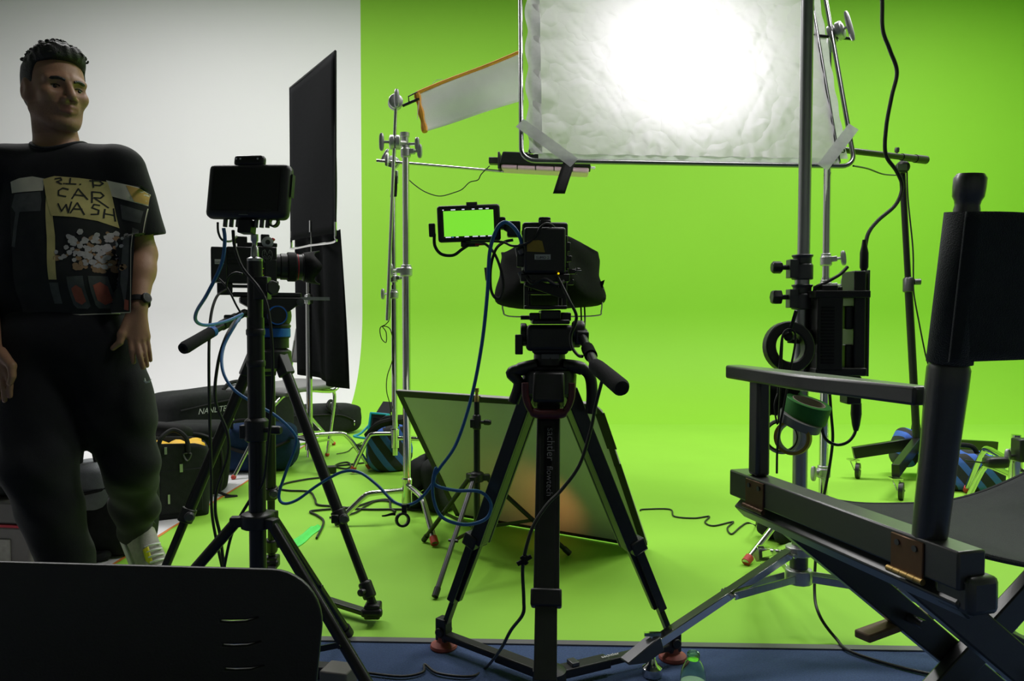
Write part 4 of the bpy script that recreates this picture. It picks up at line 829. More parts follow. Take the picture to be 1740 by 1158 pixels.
# skull shaped line emblem
mb = MB(); sk = lambda a, b: loc(.060 + a * .0019, -.0615, .118 + b * .0014)
for P in ([(-8, -12), (-11, -4), (-13, 6), (-11, 16), (-6, 20), (-3, 12), (0, 4), (3, 12), (6, 20), (11, 16), (13, 6), (11, -4), (8, -12)], [(-9, -1), (-6, 4), (-2, 0), (-4, -5), (-9, -1)], [(9, -1), (6, 4), (2, 0), (4, -5), (9, -1)], [(-2, -7), (0, -3), (2, -7)], [(-8, -12), (-6, -16), (-4, -12), (-2, -17), (0, -12), (2, -17), (4, -12), (6, -16), (8, -12)], [(-7, 18), (-7, 8)], [(7, 18), (7, 8)]):
    mb.tube([sk(*p) for p in P], .0009, 5)
mb.build('skull_emblem', 'grey_print', pl)
mb = MB(); mb.ell(loc(.034, -.062, .060), (.004, .003, .0045)); mb.build('record_button', 'red', pl)
mb = MB(); mb.box(loc(.040, -.0615, .073), (.004, .001, .0016), q); mb.box(loc(.040, -.0615, .046), (.004, .001, .0016), q); mb.build('status_light', 'led_green', pl)
sc_l = lambda P: [(a * KR, b * KS) for a, b in P]
ln = MB(); c = loc(.108, 0, .085); ln.lathe(sc_l([(.046, 0), (.046, .02), (.05, .024), (.05, .07), (.046, .075)]), c, fx, 26); le = ln.build('lens', 'black_plastic', rt)
ln = MB(); ln.lathe(sc_l([(.0505, .055), (.056, .06), (.056, .098), (.052, .102)]), c, fx, 30); ln.build('zoom_ring', 'black_matte', le)
ln = MB(); ln.lathe(sc_l([(.049, .100), (.049, .130), (.052, .134), (.052, .150)]), c, fx, 26); ln.build('lens_barrel', 'black_plastic', le)
ln = MB(); ln.lathe(sc_l([(.0492, .106), (.0500, .107), (.0500, .110), (.0492, .111)]), c, fx, 26); ln.build('red_ring', 'red', le)
# petal hood
hb = MB(); a_, b_, n_ = basis(fx); N = 48
for k in range(N):
    t = 2 * math.pi * k / N; d_ = a_ * math.cos(t) + b_ * math.sin(t); ex = .205 + .018 * math.cos(4 * t)
    hb.v += [c + fx * .140 * KS + d_ * .054 * KR, c + fx * ex * KS + d_ * .064 * KR]
hb.f = [(2 * k, 2 * ((k + 1) % N), 2 * ((k + 1) % N) + 1, 2 * k + 1) for k in range(N)]
hb.build('lens_hood', 'black_matte', le, solid=.003)
mb = MB(); mb.box(loc(.0, 0, .165), (0.0936, 0.0360, 0.0158), q); mb.box(loc(-.06, 0, .185), (0.0360, 0.0216, 0.0216), q); mb.box(loc(.055, -.02, .19), (0.0252, 0.0216, 0.0288), q); mb.box(loc(.06, 0, .168), (0.0648, 0.0432, 0.0130), q); th = mb.build('top_plate', 'black_metal', rt, bevel=.003)
mb = MB(); mb.lathe(sc_l([(.012, 0), (.021, .002), (.021, .014), (.016, .016)]), loc(.065, -.036, .176), -fy, 18); kn = mb.build('side_knob', 'cast_alu', rt); mb = MB(); mb.lathe(sc_l([(.009, 0), (.009, .003)]), loc(.065, -.0525, .176), -fy, 12); mb.build('knob_socket', 'black_plastic', kn)
mb = MB(); mb.beam(loc(.085, -.01, .182), loc(.10, -.015, .195), .016, .009); mb.build('red_lever', 'red', rt, bevel=.003)
mb = MB(); mb.box(loc(-.02, 0, .004), (0.1728, 0.0504, 0.0086), q); mb.box(loc(.10, -.03, .016), (0.0216, 0.0144, 0.0144), q); mb.box(loc(-.14, -.03, -.008), (0.0432, 0.0216, 0.0360), q); mb.build('base_plate', 'black_metal', rt, bevel=.002)
# ------------------------------------------------------------------ monitor on a thick black stand
PB = V(-.572, 1.65, 0)
st = light_stand('thick black stand carrying the dark monitor at the left', PB, [gnd(592, 1083), (-.205, 1.44), (-.965, 1.60)], .417, .10, [(.06, .87, .0185), (.62, 1.0, .0165)], legw=.0125, r=.0185)
for zz in (.76, .83): mb = MB(); mb.lathe([(.019, 0), (.0205, .003), (.0205, .012), (.019, .015)], PB + V(0, 0, zz)); mb.build('pole_band', 'black_plastic', st)
mb = MB(); p = PB + V(0, 0, .945); mb.box(p + V(.022, -.016, -.01), (.03, .03, .05)); mb.lathe([(.005, 0), (.005, .02), (.017, .022), (.017, .03)], p + V(.03, -.02, -.01), V(.8, -.6, 0), 7); mb.build('lock_knob', 'black_plastic', st, bevel=.003)
mb = MB(); mb.lathe([(.0165, 0), (.017, .006), (.009, .010), (.008, .03), (.0055, .034), (.0055, .042), (.008, .046), (.008, .06)], PB + V(0, 0, .995)); mb.build('spigot', 'brushed_steel', st)
MC = at(424, 327, 1.635); rt = thing('field_monitor', 'dark switched-off monitor on the thick black stand', 'monitor', V(PB.x, PB.y, 1.055), 'on-set monitors')
q = Matrix.Rotation(R(-12), 3, 'Z') @ Matrix.Rotation(R(2.5), 3, 'Y') @ Matrix.Rotation(R(-6), 3, 'X')
mw, mh = .196, .122
mb = MB(); mb.box(MC, (mw, .032, mh), q); hs = mb.build('housing', 'black_plastic', rt, bevel=.014, seg=4)
mb = MB(); mb.box(MC + q @ V(0, -.0165, .002), (mw * .82, .001, mh * .76), q); mb.build('screen', 'black_gloss', hs)
mb = MB(); mb.box(MC + q @ V(0, -.0165, -mh * .44), (.022, .001, .002), q); mb.build('badge', 'dim_label', hs)
mb = MB(); mb.box(MC + q @ V(-.005, 0, mh / 2 + .008), (.072, .02, .026), q); br_ = mb.build('top_bracket', 'black_metal', rt, bevel=.008, seg=3)
mb = MB()
for u in (-.028, -.018, .024): mb.cyl(MC + q @ V(u - .005, -.0108, mh / 2 + .011), MC + q @ V(u - .005, -.0102, mh / 2 + .011), .0022, seg=8)
mb.build('bracket_hole', 'white_print', br_)
for u in (-.055, -.040, -.024, -.012, .020, .034, .048): mb = MB(); mb.cyl(MC + q @ V(u, .004, -mh / 2 + .002), MC + q @ V(u, .004, -mh / 2 - .016), .0048, seg=10); mb.build('connector', 'grey_metal', rt)
mb = MB(); mb.box(MC + q @ V(.0, .002, -mh / 2 - .016), (.032, .026, .03), q); mb.build('mount_block', 'black_metal', rt, bevel=.003)
mb = MB(); mb.ring(MC + q @ V(.065, 0, -mh / 2 - .004), q @ Y, .012, .008, .01, 18); mb.box(MC + q @ V(mw / 2 + .002, .004, .015), (.003, .012, .05), q); mb.build('side_bracket', 'black_metal', rt)
# ------------------------------------------------------------------ director's chair (right foreground)
A = V(-.26, .966, 0).normalized(); B = V(A.y, -A.x, 0); O = V(.389, 1.305, 0) - A * .479
Q = lambda s, t, z: O + A * s + B * t + V(0, 0, z)
rt = thing('director_chair', 'tall black wooden director chair with canvas seat in the right foreground', 'chair', Q(.24, .31, 0))
WD = .70
def part(name, m='black_wood', bev=.003, seg=2, **k): return mb.build(name, m, rt, bevel=bev, seg=seg, **k)
for t0 in (0.0, WD):
    mb = MB(); mb.beam(Q(0, t0 + .02, .577), Q(.485, t0 + .02, .577), .040, .046, B); rail = part('seat_rail')
    mb = MB(); mb.beam(Q(.005, t0 + .024, .536), Q(.475, t0 + .024, .536), .030, .030, (B + UP)); part('leg_rail')
    if t0 == 0:
        for s in (.075, .405):
            mb = MB(); mb.beam(Q(s - .026, -.0012, .574), Q(s + .026, -.0012, .574), .003, .044, B); hg = mb.build('hinge', 'bronze', rail, bevel=.001, seg=1)
        for s in (.075, .405):
            mb = MB()
            for k in range(5): mb.cyl(Q(s - .0285 + .0115 * k, -.004, .549), Q(s - .0177 + .0115 * k, -.004, .549), .0042, seg=10)
            mb.build('hinge_knuckle', 'brass' if s < .1 else 'bronze', rail)
            mb = MB()
            for u in (-.014, .014): mb.cyl(Q(s + u, -.003, .586), Q(s + u, -.0045, .586), .004, seg=10)
            mb.build('screw', 'grey_metal', rail)
    # arm posts
    mb = MB(); mb.beam(Q(.425, t0 + .02, .60), Q(.425, t0 + .02, .765), .030, .026, A); part('arm_post', bev=.006)
    pl = lambda z, s0=.062, ln=.048: Q(s0 - ln * (z - .60) / .42, t0 + .02, z)
    mb = MB(); ax = (pl(1.0) - pl(.6)).normalized(); Lp = .225; mb.lathe([(.0195, 0), (.020, .01), (.0215, .12), (.0235, .19), (.0235, .212), (.020, .222), (.014, .228), (.014, .40), (.013, .405), (.014, .41), (.0165, .415), (.0172, .425), (.0172, .436), (.014, .441)], pl(.598), ax, 18); part('back_post', bev=0)
    # arm rest
    sg = 1 if t0 == 0 else -1; c_ = t0 + .02
    mb = MB(); mb.prism([(.512, -.014), (.518, 0), (.512, .02), (.26, .022), (.075, .016), (.075, -.014), (.27, -.028), (.29, -.030)] if sg > 0 else [(.512, .014), (.26, .030), (.075, .014), (.075, -.016), (.512, -.02)], Q(0, c_, .760), A, B if sg > 0 else B, -.024 if True else .024)
    part('armrest', bev=.004)
# seat canvas and back canvas
def seatf(u, v):
    t = lerp(.03, WD + .01, u); s = lerp(.03, .45, v); sag = 4 * u * (1 - u)
    return Q(s, t, .594 - .075 * sag * (.8 + .2 * v) + .003 * math.sin(v * 14 + 2 * math.sin(u * 7)) * sag)
mb = MB(); mb.grid(seatf, 36, 26); mb.build('seat', 'canvas', rt, solid=.004)
mb = MB(); mb.tube([seatf(k / 30, 1.0) for k in range(31)], .004, 8); mb.tube([seatf(k / 30, 0.0) for k in range(31)], .004, 8); mb.build('seat_seam', 'canvas', rt)
def backf(u, v):
    z = lerp(.818, .99, v); s = .062 - .048 * (z - .6) / .42; bow = 4 * u * (1 - u)
    return Q(s - .019 - .035 * bow, lerp(-.0, WD + .04, u), z + .006 * bow * (v - .5) * -2 + .002 * math.sin(u * 20) * v)
mb = MB(); mb.grid(backf, 40, 14); mb.build('backrest', 'canvas', rt, solid=.004)
for t0 in (0, WD):
    mb = MB(); p0 = Q(.062 - .048 * (.816 - .6) / .42, t0 + .02, .816); p1 = Q(.062 - .048 * (.992 - .6) / .42, t0 + .02, .992); mb.cyl(p0, p1, .0235, .0215, 20, False); mb.build('back_sleeve', 'canvas', rt, solid=.003)
# crossed legs
for s in (.35, .105):
    for a0, a1 in ((.03, WD - .01), (WD + .01, .05)):
        mb = MB(); o_ = .013 if a0 < .1 else -.013; mb.beam(Q(s + o_, a0, .545), Q(s + o_, a1, .02), .024, .050, A); part('leg')
        if a0 < .1:
            mb = MB(); cc = lerp(Q(s, a0, .545), Q(s, a1, .02), .36); mb.cyl(cc - A * .03, cc - A * .0 , .008, seg=12); mb.build('bolt', 'grey_metal', rt)
for t0 in (.05, WD - .01):
    mb = MB(); mb.beam(Q(.02, t0, .015), Q(.44, t0, .015), .04, .03, B); part('foot_bar')
mb = MB(); mb.beam(Q(.35, .17, .335), Q(.43, .50, .345), .014, .030, UP); part('stretcher', 'bare_wood')
mb = MB(); mb.beam(Q(-.010, .030, .548), Q(.045, .030, .548), .044, .046, B); part('corner_block', bev=.008)
# ------------------------------------------------------------------ black plastic chair (left foreground)
rt = thing('stacking_chair', 'black plastic chair back with narrow slots in the left foreground', 'chair', V(-.40, .40, 0))
cu = bpy.data.curves.new('cb', 'CURVE'); cu.dimensions = '2D'; cu.fill_mode = 'BOTH'; cu.extrude = .001; cu.bevel_depth = .0015; cu.bevel_resolution = 3
def sp(pts):
    s = cu.splines.new('POLY'); s.points.add(len(pts) - 1); s.use_cyclic_u = True
    for p, q in zip(s.points, pts): p.co = (q[0], q[1], 0, 1)
x0, x1, z0, z1, r = -.64, -.155, .26, .664, .042; P = []
for cx, cy, t0 in ((x1 - r, z1 - r, 0), (x0 + r, z1 - r, 90)):
    for k in range(11):
        t = R(t0 + 9 * k); P.append((cx + r * math.cos(t), cy + r * math.sin(t)))
P += [(x0 + .02, z0), (x1 - .02, z0)]; sp(P)
pz = lambda py: CZ - (py - 540) * .6 / F
for k in range(7):
    yy = pz(1055 + 39.5 * k); xa = (372 - 870 + 6 * k) * .6 / F; xb = (444 - 870 + 7 * k) * .6 / F
    for off in (0,):
        sp([(xa + off, yy - .0024), (xa + off + .010, yy - .0028), (xa + off + .022, yy - .0018), (xb + off, yy + .0022), (xb + off - .002, yy + .0046), (xa + off + .022, yy + .0022), (xa + off + .010, yy + .0016), (xa + off, yy + .0016)])
t = bpy.data.objects.new('cb', cu); COL.objects.link(t); dg = bpy.context.evaluated_depsgraph_get(); me = bpy.data.meshes.new_from_object(t.evaluated_get(dg)); bpy.data.objects.remove(t)
mb = MB(); xm = (x0 + x1) / 2
q = Matrix.Rotation(R(1.6), 3, 'Y') @ Matrix.Rotation(R(0), 3, 'X')
def bend(v):
    p = Vector((v.x - xm, v.z + .10 * (v.y - .66), v.y - .66)); return V(xm, .60, .664) + q @ p
mb.add([bend(v.co) for v in me.vertices], [tuple(p.vertices) for p in me.polygons]); mb.build('backrest', 'black_plastic', rt)
mb = MB(); mb.grid(lambda u, v: V(lerp(-.62, -.18, u), lerp(.56, .12, v), .435 - .02 * math.sin(u * 3.14) + .02 * v * v), 16, 14); mb.build('seat', 'black_plastic', rt, solid=.008)
for q_ in (-1, 1):
    xx = xm + q_ * .23
    mb = MB(); mb.tube(spline([V(xx, .63, .02), V(xx, .585, .28), V(xx, .55, .42), V(xx, .40, .425), V(xx, .16, .425), V(xx + q_ * .01, .12, .40), V(xx + q_ * .02, .06, .01)], 6), .010, 10); mb.build('leg', 'black_metal', rt)
    mb = MB(); mb.tube([V(xx, .585, .28), V(xx - q_ * .02, .605, .45)], .009, 8); mb.build('back_support', 'black_metal', rt)
# ------------------------------------------------------------------ grey chair behind the left tripod
f1, f2, f3, f4 = gnd(397, 815), gnd(405, 792), gnd(556, 776), gnd(567, 757)
cc = (f1 + f2 + f3 + f4) / 4; dl = ((f3 + f4) - (f1 + f2)); dl.normalize(); dw = V(-dl.y, dl.x, 0)
rt = thing('side_chair', 'grey moulded chair with chrome legs behind the left tripod', 'chair', V(cc.x, cc.y, 0))
S = lambda a, b, z: V(cc.x, cc.y, 0) + dl * a + dw * b + V(0, 0, z)
mb = MB()
def sf(u, v):
    a = lerp(-.24, .24, u); b = lerp(-.235, .235, v); return S(a, b * (1 - .12 * (u - .5)), .452 - .012 * math.cos(a * 8) * math.cos(b * 7) + .02 * (abs(u - .5) * 2) ** 6 * (-1 if u < .5 else .8))
mb.grid(sf, 20, 18); mb.build('seat', 'chair_grey', rt, solid=.028, bevel=.01)
mb = MB(); mb.grid(lambda u, v: S(.235 + .05 * v + .02 * (2 * u - 1) ** 2, lerp(-.21, .21, u), lerp(.58, .80, v)), 14, 8); mb.build('backrest', 'chair_grey', rt, solid=.02, bevel=.006)
for sgn in (-1, 1):
    mb = MB(); ff_ = (f1 if sgn < 0 else f2) + V(0, 0, .012); fr_ = (f3 if sgn < 0 else f4) + V(0, 0, .012); mb.tube(spline([ff_, S(-.22, sgn * .19, .42), S(.20, sgn * .20, .42), S(.24, sgn * .20, .55), S(.28, sgn * .20, .72)], 7), .0105, 10); mb.build('leg', 'chrome', rt)
    mb = MB(); mb.tube(spline([S(.05, sgn * .19, .43), S(.17, sgn * .19, .425), S(.22, sgn * .185, .38), lerp(S(.23, sgn * .18, .36), fr_, .5), fr_], 6), .0105, 10); mb.build('leg', 'chrome', rt)
    mb = MB(); mb.ell(ff_, (.014, .014, .014)); mb.build('foot_glide', 'red_rubber', rt); mb = MB(); mb.ell(fr_, (.014, .014, .014)); mb.build('foot_glide', 'red_rubber', rt)
mb = MB(); mb.tube([lerp(f1, S(-.22, -.19, .42), .3), lerp(f3, S(.23, -.18, .36), .3)], .008, 8); mb.build('cross_bar', 'chrome', rt); mb = MB(); mb.tube([lerp(f2, S(-.22, .19, .42), .3), lerp(f4, S(.23, .18, .36), .3)], .008, 8); mb.build('cross_bar', 'chrome', rt)
# ------------------------------------------------------------------ bags and cases at the left
def bag(name, label, cat, c, size, rotz, m, e=.35, noise=.012, tilt=0, group=None):
    """soft rounded bag: c is the centre of the base"""
    c = Vector(c); rt = thing(name, label, cat, c, group); q = Matrix.Rotation(R(rotz), 3, 'Z') @ Matrix.Rotation(R(tilt), 3, 'Y')
    mb = MB(); mb.ell(c + V(0, 0, size[2] / 2), [s / 2 for s in size], q, 40, 24, e, noise, 7); ob = mb.build('body', m, rt, smooth=70)
    return rt, q, (lambda a, b, h: c + V(0, 0, size[2] / 2) + q @ V(a * size[0] / 2, b * size[1] / 2, h * size[2] / 2)), ob, mb
# long light bag with lettering
g0 = gnd(262, 803); g1 = gnd(452, 765); cN = (g0 + g1) / 2; ang = math.degrees(math.atan2(g1.y - g0.y, g1.x - g0.x))
rt, q, L, ob, m0 = bag('equipment_bag', 'long black equipment bag with white lettering behind the tripod', 'bag', V(cN.x - .02, cN.y + .2, 0), ((g1 - g0).length + .15, .34, .43), ang, 'bag_cloth', .28)
bv = BVHTree.FromPolygons([tuple(v) for v in m0.v], m0.f)
fxd = q @ X; tx = text('NANLITE', 'lettering', 'white_print', rt, at(330, 712, 3.6), fxd, UP, .05, fit=.17, shear=.25, bvh=bv, pdir=(at(350, 705, 4.5) - V(0, 0, CZ)).normalized(), off=.004) if False else None
o_ = L(-.66, -1.3, .40); text('NANLITE', 'lettering', 'white_print', rt, o_, fxd, UP, .05, fit=.20, shear=.25, bvh=bv, pdir=q @ Y, off=.003)
mb = MB(); mb.tube(spline([L(-.9, -.96, .55), L(-.3, -1.02, .68), L(.3, -1.02, .70), L(.92, -.96, .6)], 6), .006, 6); mb.tube(spline([L(-.55, -.95, .05), L(-.5, -1.02, -.5), L(-.45, -.9, -.9)], 5), .016, 6); mb.tube(spline([L(.35, -.95, .8), L(.4, -1.04, .2), L(.38, -.95, -.8)], 5), .016, 6); mb.build('strap', 'black_matte', rt)
mb = MB(); mb.tube(spline([L(-.2, -.7, .98), L(-.1, -.72, 1.16), L(.15, -.72, 1.16), L(.25, -.7, .98)], 6), .012, 8); mb.build('handle', 'black_matte', rt)
# long stand bag lying under the grey chair
g0 = gnd(440, 752); g1 = gnd(580, 738); cN = (g0 + g1) / 2 + V(0, .12, 0)
rt, q, L, ob, m0 = bag('stand_bag', 'long thin black stand bag on the floor beyond the grey chair', 'bag', V(cN.x, cN.y, 0), (.82, .24, .225), math.degrees(math.atan2(g1.y - g0.y, g1.x - g0.x)) - 6, 'bag_cloth', .45)
mb = MB(); mb.tube(spline([L(-.8, -.8, .5), L(-.2, -1.0, .45), L(.5, -1.0, .35), L(.8, -.95, -.1)], 6), .007, 6); mb.tube(spline([L(.45, -1.02, .3), L(.3, -1.1, 1.0), L(.42, -.6, 1.25), L(.55, -.9, .6)], 6), .012, 6); mb.build('strap', 'black_matte', rt)
mb = MB(); mb.ring(L(.80, -1.0, -.25), q @ V(1, -.3, 0), .022, .015, .005, 16); mb.build('clip_ring', 'chrome', rt)
# black roller bag
p = gnd(330, 852); rt, q, L, ob, m0 = bag('camera_bag', 'rounded black camera bag between the yellow-lined tote and the tripod', 'bag', V(p.x - .13, p.y + .20, 0), (.42, .32, .345), 20, 'bag_cloth', .35, .015)
mb = MB(); mb.tube(spline([L(-.6, -1.0, .5), L(-.2, -1.03, .78), L(.4, -1.03, .78), L(.8, -1.0, .4), L(.86, -1.0, -.4), L(.8, -.98, -.85)], 8), .006, 6); mb.tube(spline([L(-.5, -1.02, .4), L(0, -1.05, .55), L(.5, -1.02, .45), L(.62, -1.02, -.5)], 8), .006, 6); mb.build('zip', 'black_plastic', rt)
mb = MB(); mb.tube(spline([L(-.6, -.8, .9), L(-.55, -1.2, 1.02), L(-.1, -1.3, .95), L(.1, -1.0, .8)], 8), .035, 10); mb.build('padded_handle', 'black_matte', rt)
mb = MB(); mb.tube(spline([L(.7, -1.0, -.85), L(.95, -1.1, -.99), L(1.15, -1.3, -.99), L(.9, -1.35, -.99)], 6), .007, 6); mb.build('strap', 'black_matte', rt)
# tote with yellow lining
p = gnd(300, 884); qz = Matrix.Rotation(R(28), 3, 'Z')
rt = thing('tote_bag', 'open black tote bag with yellow lining beside the man', 'bag', V(p.x - .05, p.y + .12, 0)); c = V(p.x - .05, p.y + .12, 0)
L2 = lambda a, b, z: c + qz @ V(a, b, z)
mb = MB()
def tw(u, v):
    t = u * 2 * math.pi; n_ = .3; cx = math.copysign(abs(math.cos(t)) ** n_, math.cos(t)); sy = math.copysign(abs(math.sin(t)) ** n_, math.sin(t))
    k = 1 + .05 * math.sin(v * 3.1) + .012 * math.sin(t * 5 + v * 6); return L2(cx * .12 * k, sy * .105 * k, lerp(.0, .325 - .03 * math.cos(t), v))
mb.grid(tw, 48, 14); mb.build('body', 'bag_cloth', rt, solid=.01, smooth=70)
mb = MB(); mb.grid(lambda u, v: L2(lerp(-.11, .11, u), lerp(-.095, .095, v), .302 + .02 * math.sin(u * 9) * math.sin(v * 7)), 12, 8); mb.build('lining', 'yellow', rt, solid=.004)
mb = MB(); mb.tube(spline([L2(-.08, -.11, .28), L2(-.07, -.12, .35), L2(-.02, -.10, .385), L2(.03, -.11, .35), L2(.04, -.115, .28)], 6), .010, 8); mb.build('handle', 'black_matte', rt)
mb = MB(); mb.tube(spline([L2(.02, -.118, .28), L2(.05, -.122, .28), L2(.035, -.122, .25)], 4, True), .0035, 6, True); mb.build('d_ring', 'grey_metal', rt)
mb = MB(); mb.box(L2(.01, -.118, .22), (.012, .006, .035), qz); mb.box(L2(-.04, -.118, .09), (.008, .006, .04), qz); mb.box(L2(-.05, -.12, .30), (.010, .006, .03), qz); mb.build('zip_pull', 'cast_alu', rt)
mb = MB(); mb.box(L2(.01, -.112, .12), (.17, .012, .19), qz); mb.build('front_pocket', 'bag_cloth', rt, bevel=.005)
# navy bag
p = gnd(425, 806); rt, q, L, ob, m0 = bag('sling_bag', 'navy blue cloth bag lying under the grey chair', 'bag', V(p.x - .0, p.y + .12, 0), (.46, .22, .27), 12, 'navy_cloth', .5, .02)
mb = MB(); mb.tube(spline([L(-.7, -.9, .2), L(-.2, -1.1, -.1), L(.4, -1.08, .05), L(.8, -.8, .3)], 6), .01, 6); mb.tube(spline([L(-.55, -.6, .8), L(-.5, -.9, 1.15), L(-.2, -.8, 1.2), L(-.1, -.6, .9)], 6), .009, 6); mb.build('strap', 'black_matte', rt)
# grey backpack between the man's legs
p = gnd(160, 952); rt, q, L, ob, m0 = bag('backpack', 'grey and black backpack standing between the walking legs', 'bag', V(p.x + .0, p.y + .12, 0), (.30, .22, .34), -14, 'bag_cloth', .4, .01)
mb = MB(); mb.ell(L(-.12, -.45, .52), (.115, .085, .09), q, 24, 14, .55, .02, 6); mb.build('top_pocket', 'grey_cloth', rt, smooth=70)
mb = MB(); mb.tube(spline([L(-.75, -1.0, .62), L(-.2, -1.30, .42), L(.4, -1.15, .50), L(.72, -.7, .62)], 6), .007, 6); mb.tube(spline([L(-.55, -1.25, .35), L(-.2, -1.28, .15), L(.0, -1.2, -.3)], 6), .012, 6); mb.tube(spline([L(-.3, -.9, 1.0), L(-.28, -.8, 1.35), L(-.05, -.7, 1.38), L(.1, -.7, .95)], 6), .012, 8); mb.build('strap', 'black_matte', rt)
mb = MB(); mb.box(L(-.35, -1.1, .25), (.05, .012, .010), q); mb.build('red_tag', 'red', rt)
mb = MB(); mb.tube(spline([L(-.05, -1.05, -.9), L(.3, -1.25, -.93), L(.55, -1.05, -.88), L(.3, -.9, -.9)], 6, True), .015, 8, True); mb.build('side_roll', 'bag_cloth', rt)
# grey case at the left edge with a soft black bag on it
p = gnd(50, 985); rt = thing('flight_case', 'grey hard case at the left edge', 'case', V(p.x - .16, p.y + .16, 0)); c = V(p.x - .16, p.y + .16, 0); qz = Matrix.Rotation(R(-8), 3, 'Z')
mb = MB(); mb.box(c + V(0, 0, .085), (.36, .26, .17), qz); mb.build('body', 'case_grey', rt, bevel=.008)
mb = MB(); mb.box(c + V(0, 0, .215), (.355, .255, .08), qz, .93); mb.build('lid', 'case_grey', rt, bevel=.012)
mb = MB(); mb.box(c + V(0, 0, .173), (.366, .266, .008), qz); mb.build('seam', 'red', rt)
mb = MB(); mb.box(c + qz @ V(.06, -.132, .08), (.10, .006, .10), qz); mb.build('front_panel', 'shoe_grey', rt, bevel=.003)
rt, q, L, ob, m0 = bag('pouch_bag', 'black pouch with yellow top lying on the grey case', 'bag', c + V(-.01, .0, .255), (.30, .20, .12), -8, 'bag_cloth', .5, .02)
mb = MB(); mb.ell(L(.1, -.2, .9), (.08, .06, .03), q, 16, 10, .6); mb.build('lining', 'yellow', rt)
mb = MB(); mb.tube(spline([L(-.5, -1.0, .2), L(.2, -1.1, -.2), L(.8, -.8, .1)], 6), .008, 6); mb.build('strap', 'black_plastic', rt)
# ------------------------------------------------------------------ sandbags
def sandbag(label, c, s, m, rz=0, lean=0, strap_m='black_matte'):
    c = Vector(c); rt = thing('sandbag', label, 'sandbag', c, 'sandbags'); q = Matrix.Rotation(R(rz), 3, 'Z')
    for k in (-1, 1):
        mb = MB(); mb.ell(c + q @ V(0, k * s[1] * .27, 0) + V(0, 0, s[2] * .45), (s[0] / 2, s[1] * .30, s[2] * .46), q @ Matrix.Rotation(R(k * 13), 3, 'X'), 26, 18, .55, .03, 6); mb.build('pouch', m, rt, smooth=70)
    mb = MB(); mb.tube(spline([c + q @ V(-s[0] * .22, 0, s[2] * .8), c + q @ V(-s[0] * .12, 0, s[2] * 1.06), c + q @ V(s[0] * .12, 0, s[2] * 1.06), c + q @ V(s[0] * .22, 0, s[2] * .8)], 6), .012, 8); mb.build('handle', strap_m, rt); return rt
p = gnd(668, 795); rb = sandbag('blue and black striped sandbag on the slim chrome stand', V(p.x - .02, p.y - .02, 0), (.25, .2, .27), 'stripe_bag', 15)
mb = MB(); mb.tube(spline([V(p.x - .13, p.y - .1, .20), V(p.x - .05, p.y - .13, .27), V(p.x + .06, p.y - .10, .29), V(p.x + .09, p.y, .27)], 6), .022, 8); mb.build('strap', 'black_matte', rb)
sandbag('dark grey sandbag slung at the foot of the chrome stand beside the board', S1 + V(.09, .18, .0), (.2, .18, .27), 'bag_cloth', 60)
sandbag('black sandbag draped at the chrome stand near the chair hinge', S3 + V(-.19, -.10, .0), (.15, .15, .17), 'bag_cloth', 20)
sandbag('blue and black sandbag hanging on the rolling stand', Wb + V(.05, .10, .06), (.20, .2, .22), 'stripe_bag', 80)
p = gnd(1660, 838); sandbag('striped sandbag lying right of the chair post', V(p.x, p.y + .12, 0), (.34, .2, .20), 'stripe_bag', -10)
# stand base half hidden behind the seat canvas
c_stand('low chrome stand base at the right edge', (2.02, 2.95), [gnd(1642, 838), (2.35, 2.6), (2.1, 3.4)], .23, [(.2, .40, .0175)], [(.32, (-.8, -.5, 0), .0175)], group='chrome stands')
mb = MB(); p = at(1738, 765, 2.9); mb.box(p, (.06, .06, .09)); solo(mb, 'clamp_block', 'black_plastic', 'black clamp block on the low chrome stand', 'clamp', bevel=.006)
mb = MB(); mb.ell(at(1692, 786, 2.9), (.045, .03, .022), None, 16, 10, .5); mb.cyl(at(1672, 787, 2.9), at(1640, 783, 2.9), .003); solo(mb, 'cable_remote', 'black_plastic', 'small black handset lying over the low chrome stand leg', 'handset')
# ------------------------------------------------------------------ teal light panel
p = gnd(650, 757); rt = thing('led_panel', 'small teal framed light panel standing on the green floor', 'studio light', p); q = Matrix.Rotation(R(-30), 3, 'Z') @ Matrix.Rotation(R(-12), 3, 'X')
c = p + V(-.02, .02, .125); mb = MB(); mb.box(c, (.13, .05, .17), q); mb.build('body', 'black_plastic', rt, bevel=.008)
mb = MB()
for a, b, sa, sb in ((0, .085, .15, .014), (0, -.085, .15, .014), (-.07, 0, .014, .17), (.07, 0, .014, .17)): mb.box(c + q @ V(a, -.02, b), (sa, .035, sb), q)
mb.build('frame', 'teal', rt, bevel=.004)
mb = MB(); mb.box(c + q @ V(0, -.027, .02), (.09, .006, .07), q); pn = mb.build('rear_panel', 'black_gloss', rt); mb = MB(); mb.box(c + q @ V(-.01, -.029, -.05), (.012, .006, .010), q); mb.build('button', 'red', rt)
mb = MB(); mb.box(c + q @ V(0.01, .03, .13), (.12, .006, .11), q @ Matrix.Rotation(R(-35), 3, 'X')); mb.box(c + q @ V(.09, .04, 0), (.006, .06, .15), q); mb.build('barn_door', 'black_matte', rt)
mb = MB(); mb.box(c + q @ V(.062, .03, .0), (.03, .012, .15), q); mb.build('light_face', 'white_cloth', rt)
mb = MB(); mb.tube(spline([c + q @ V(-.08, 0, .02), c + q @ V(-.11, -.06, -.06), c + q @ V(-.11, -.12, -.085), c + q @ V(.05, -.13, -.085), c + q @ V(.085, -.06, -.04), c + q @ V(.08, 0, .03)], 5), .0085, 8); mb.build('handle', 'teal', rt)
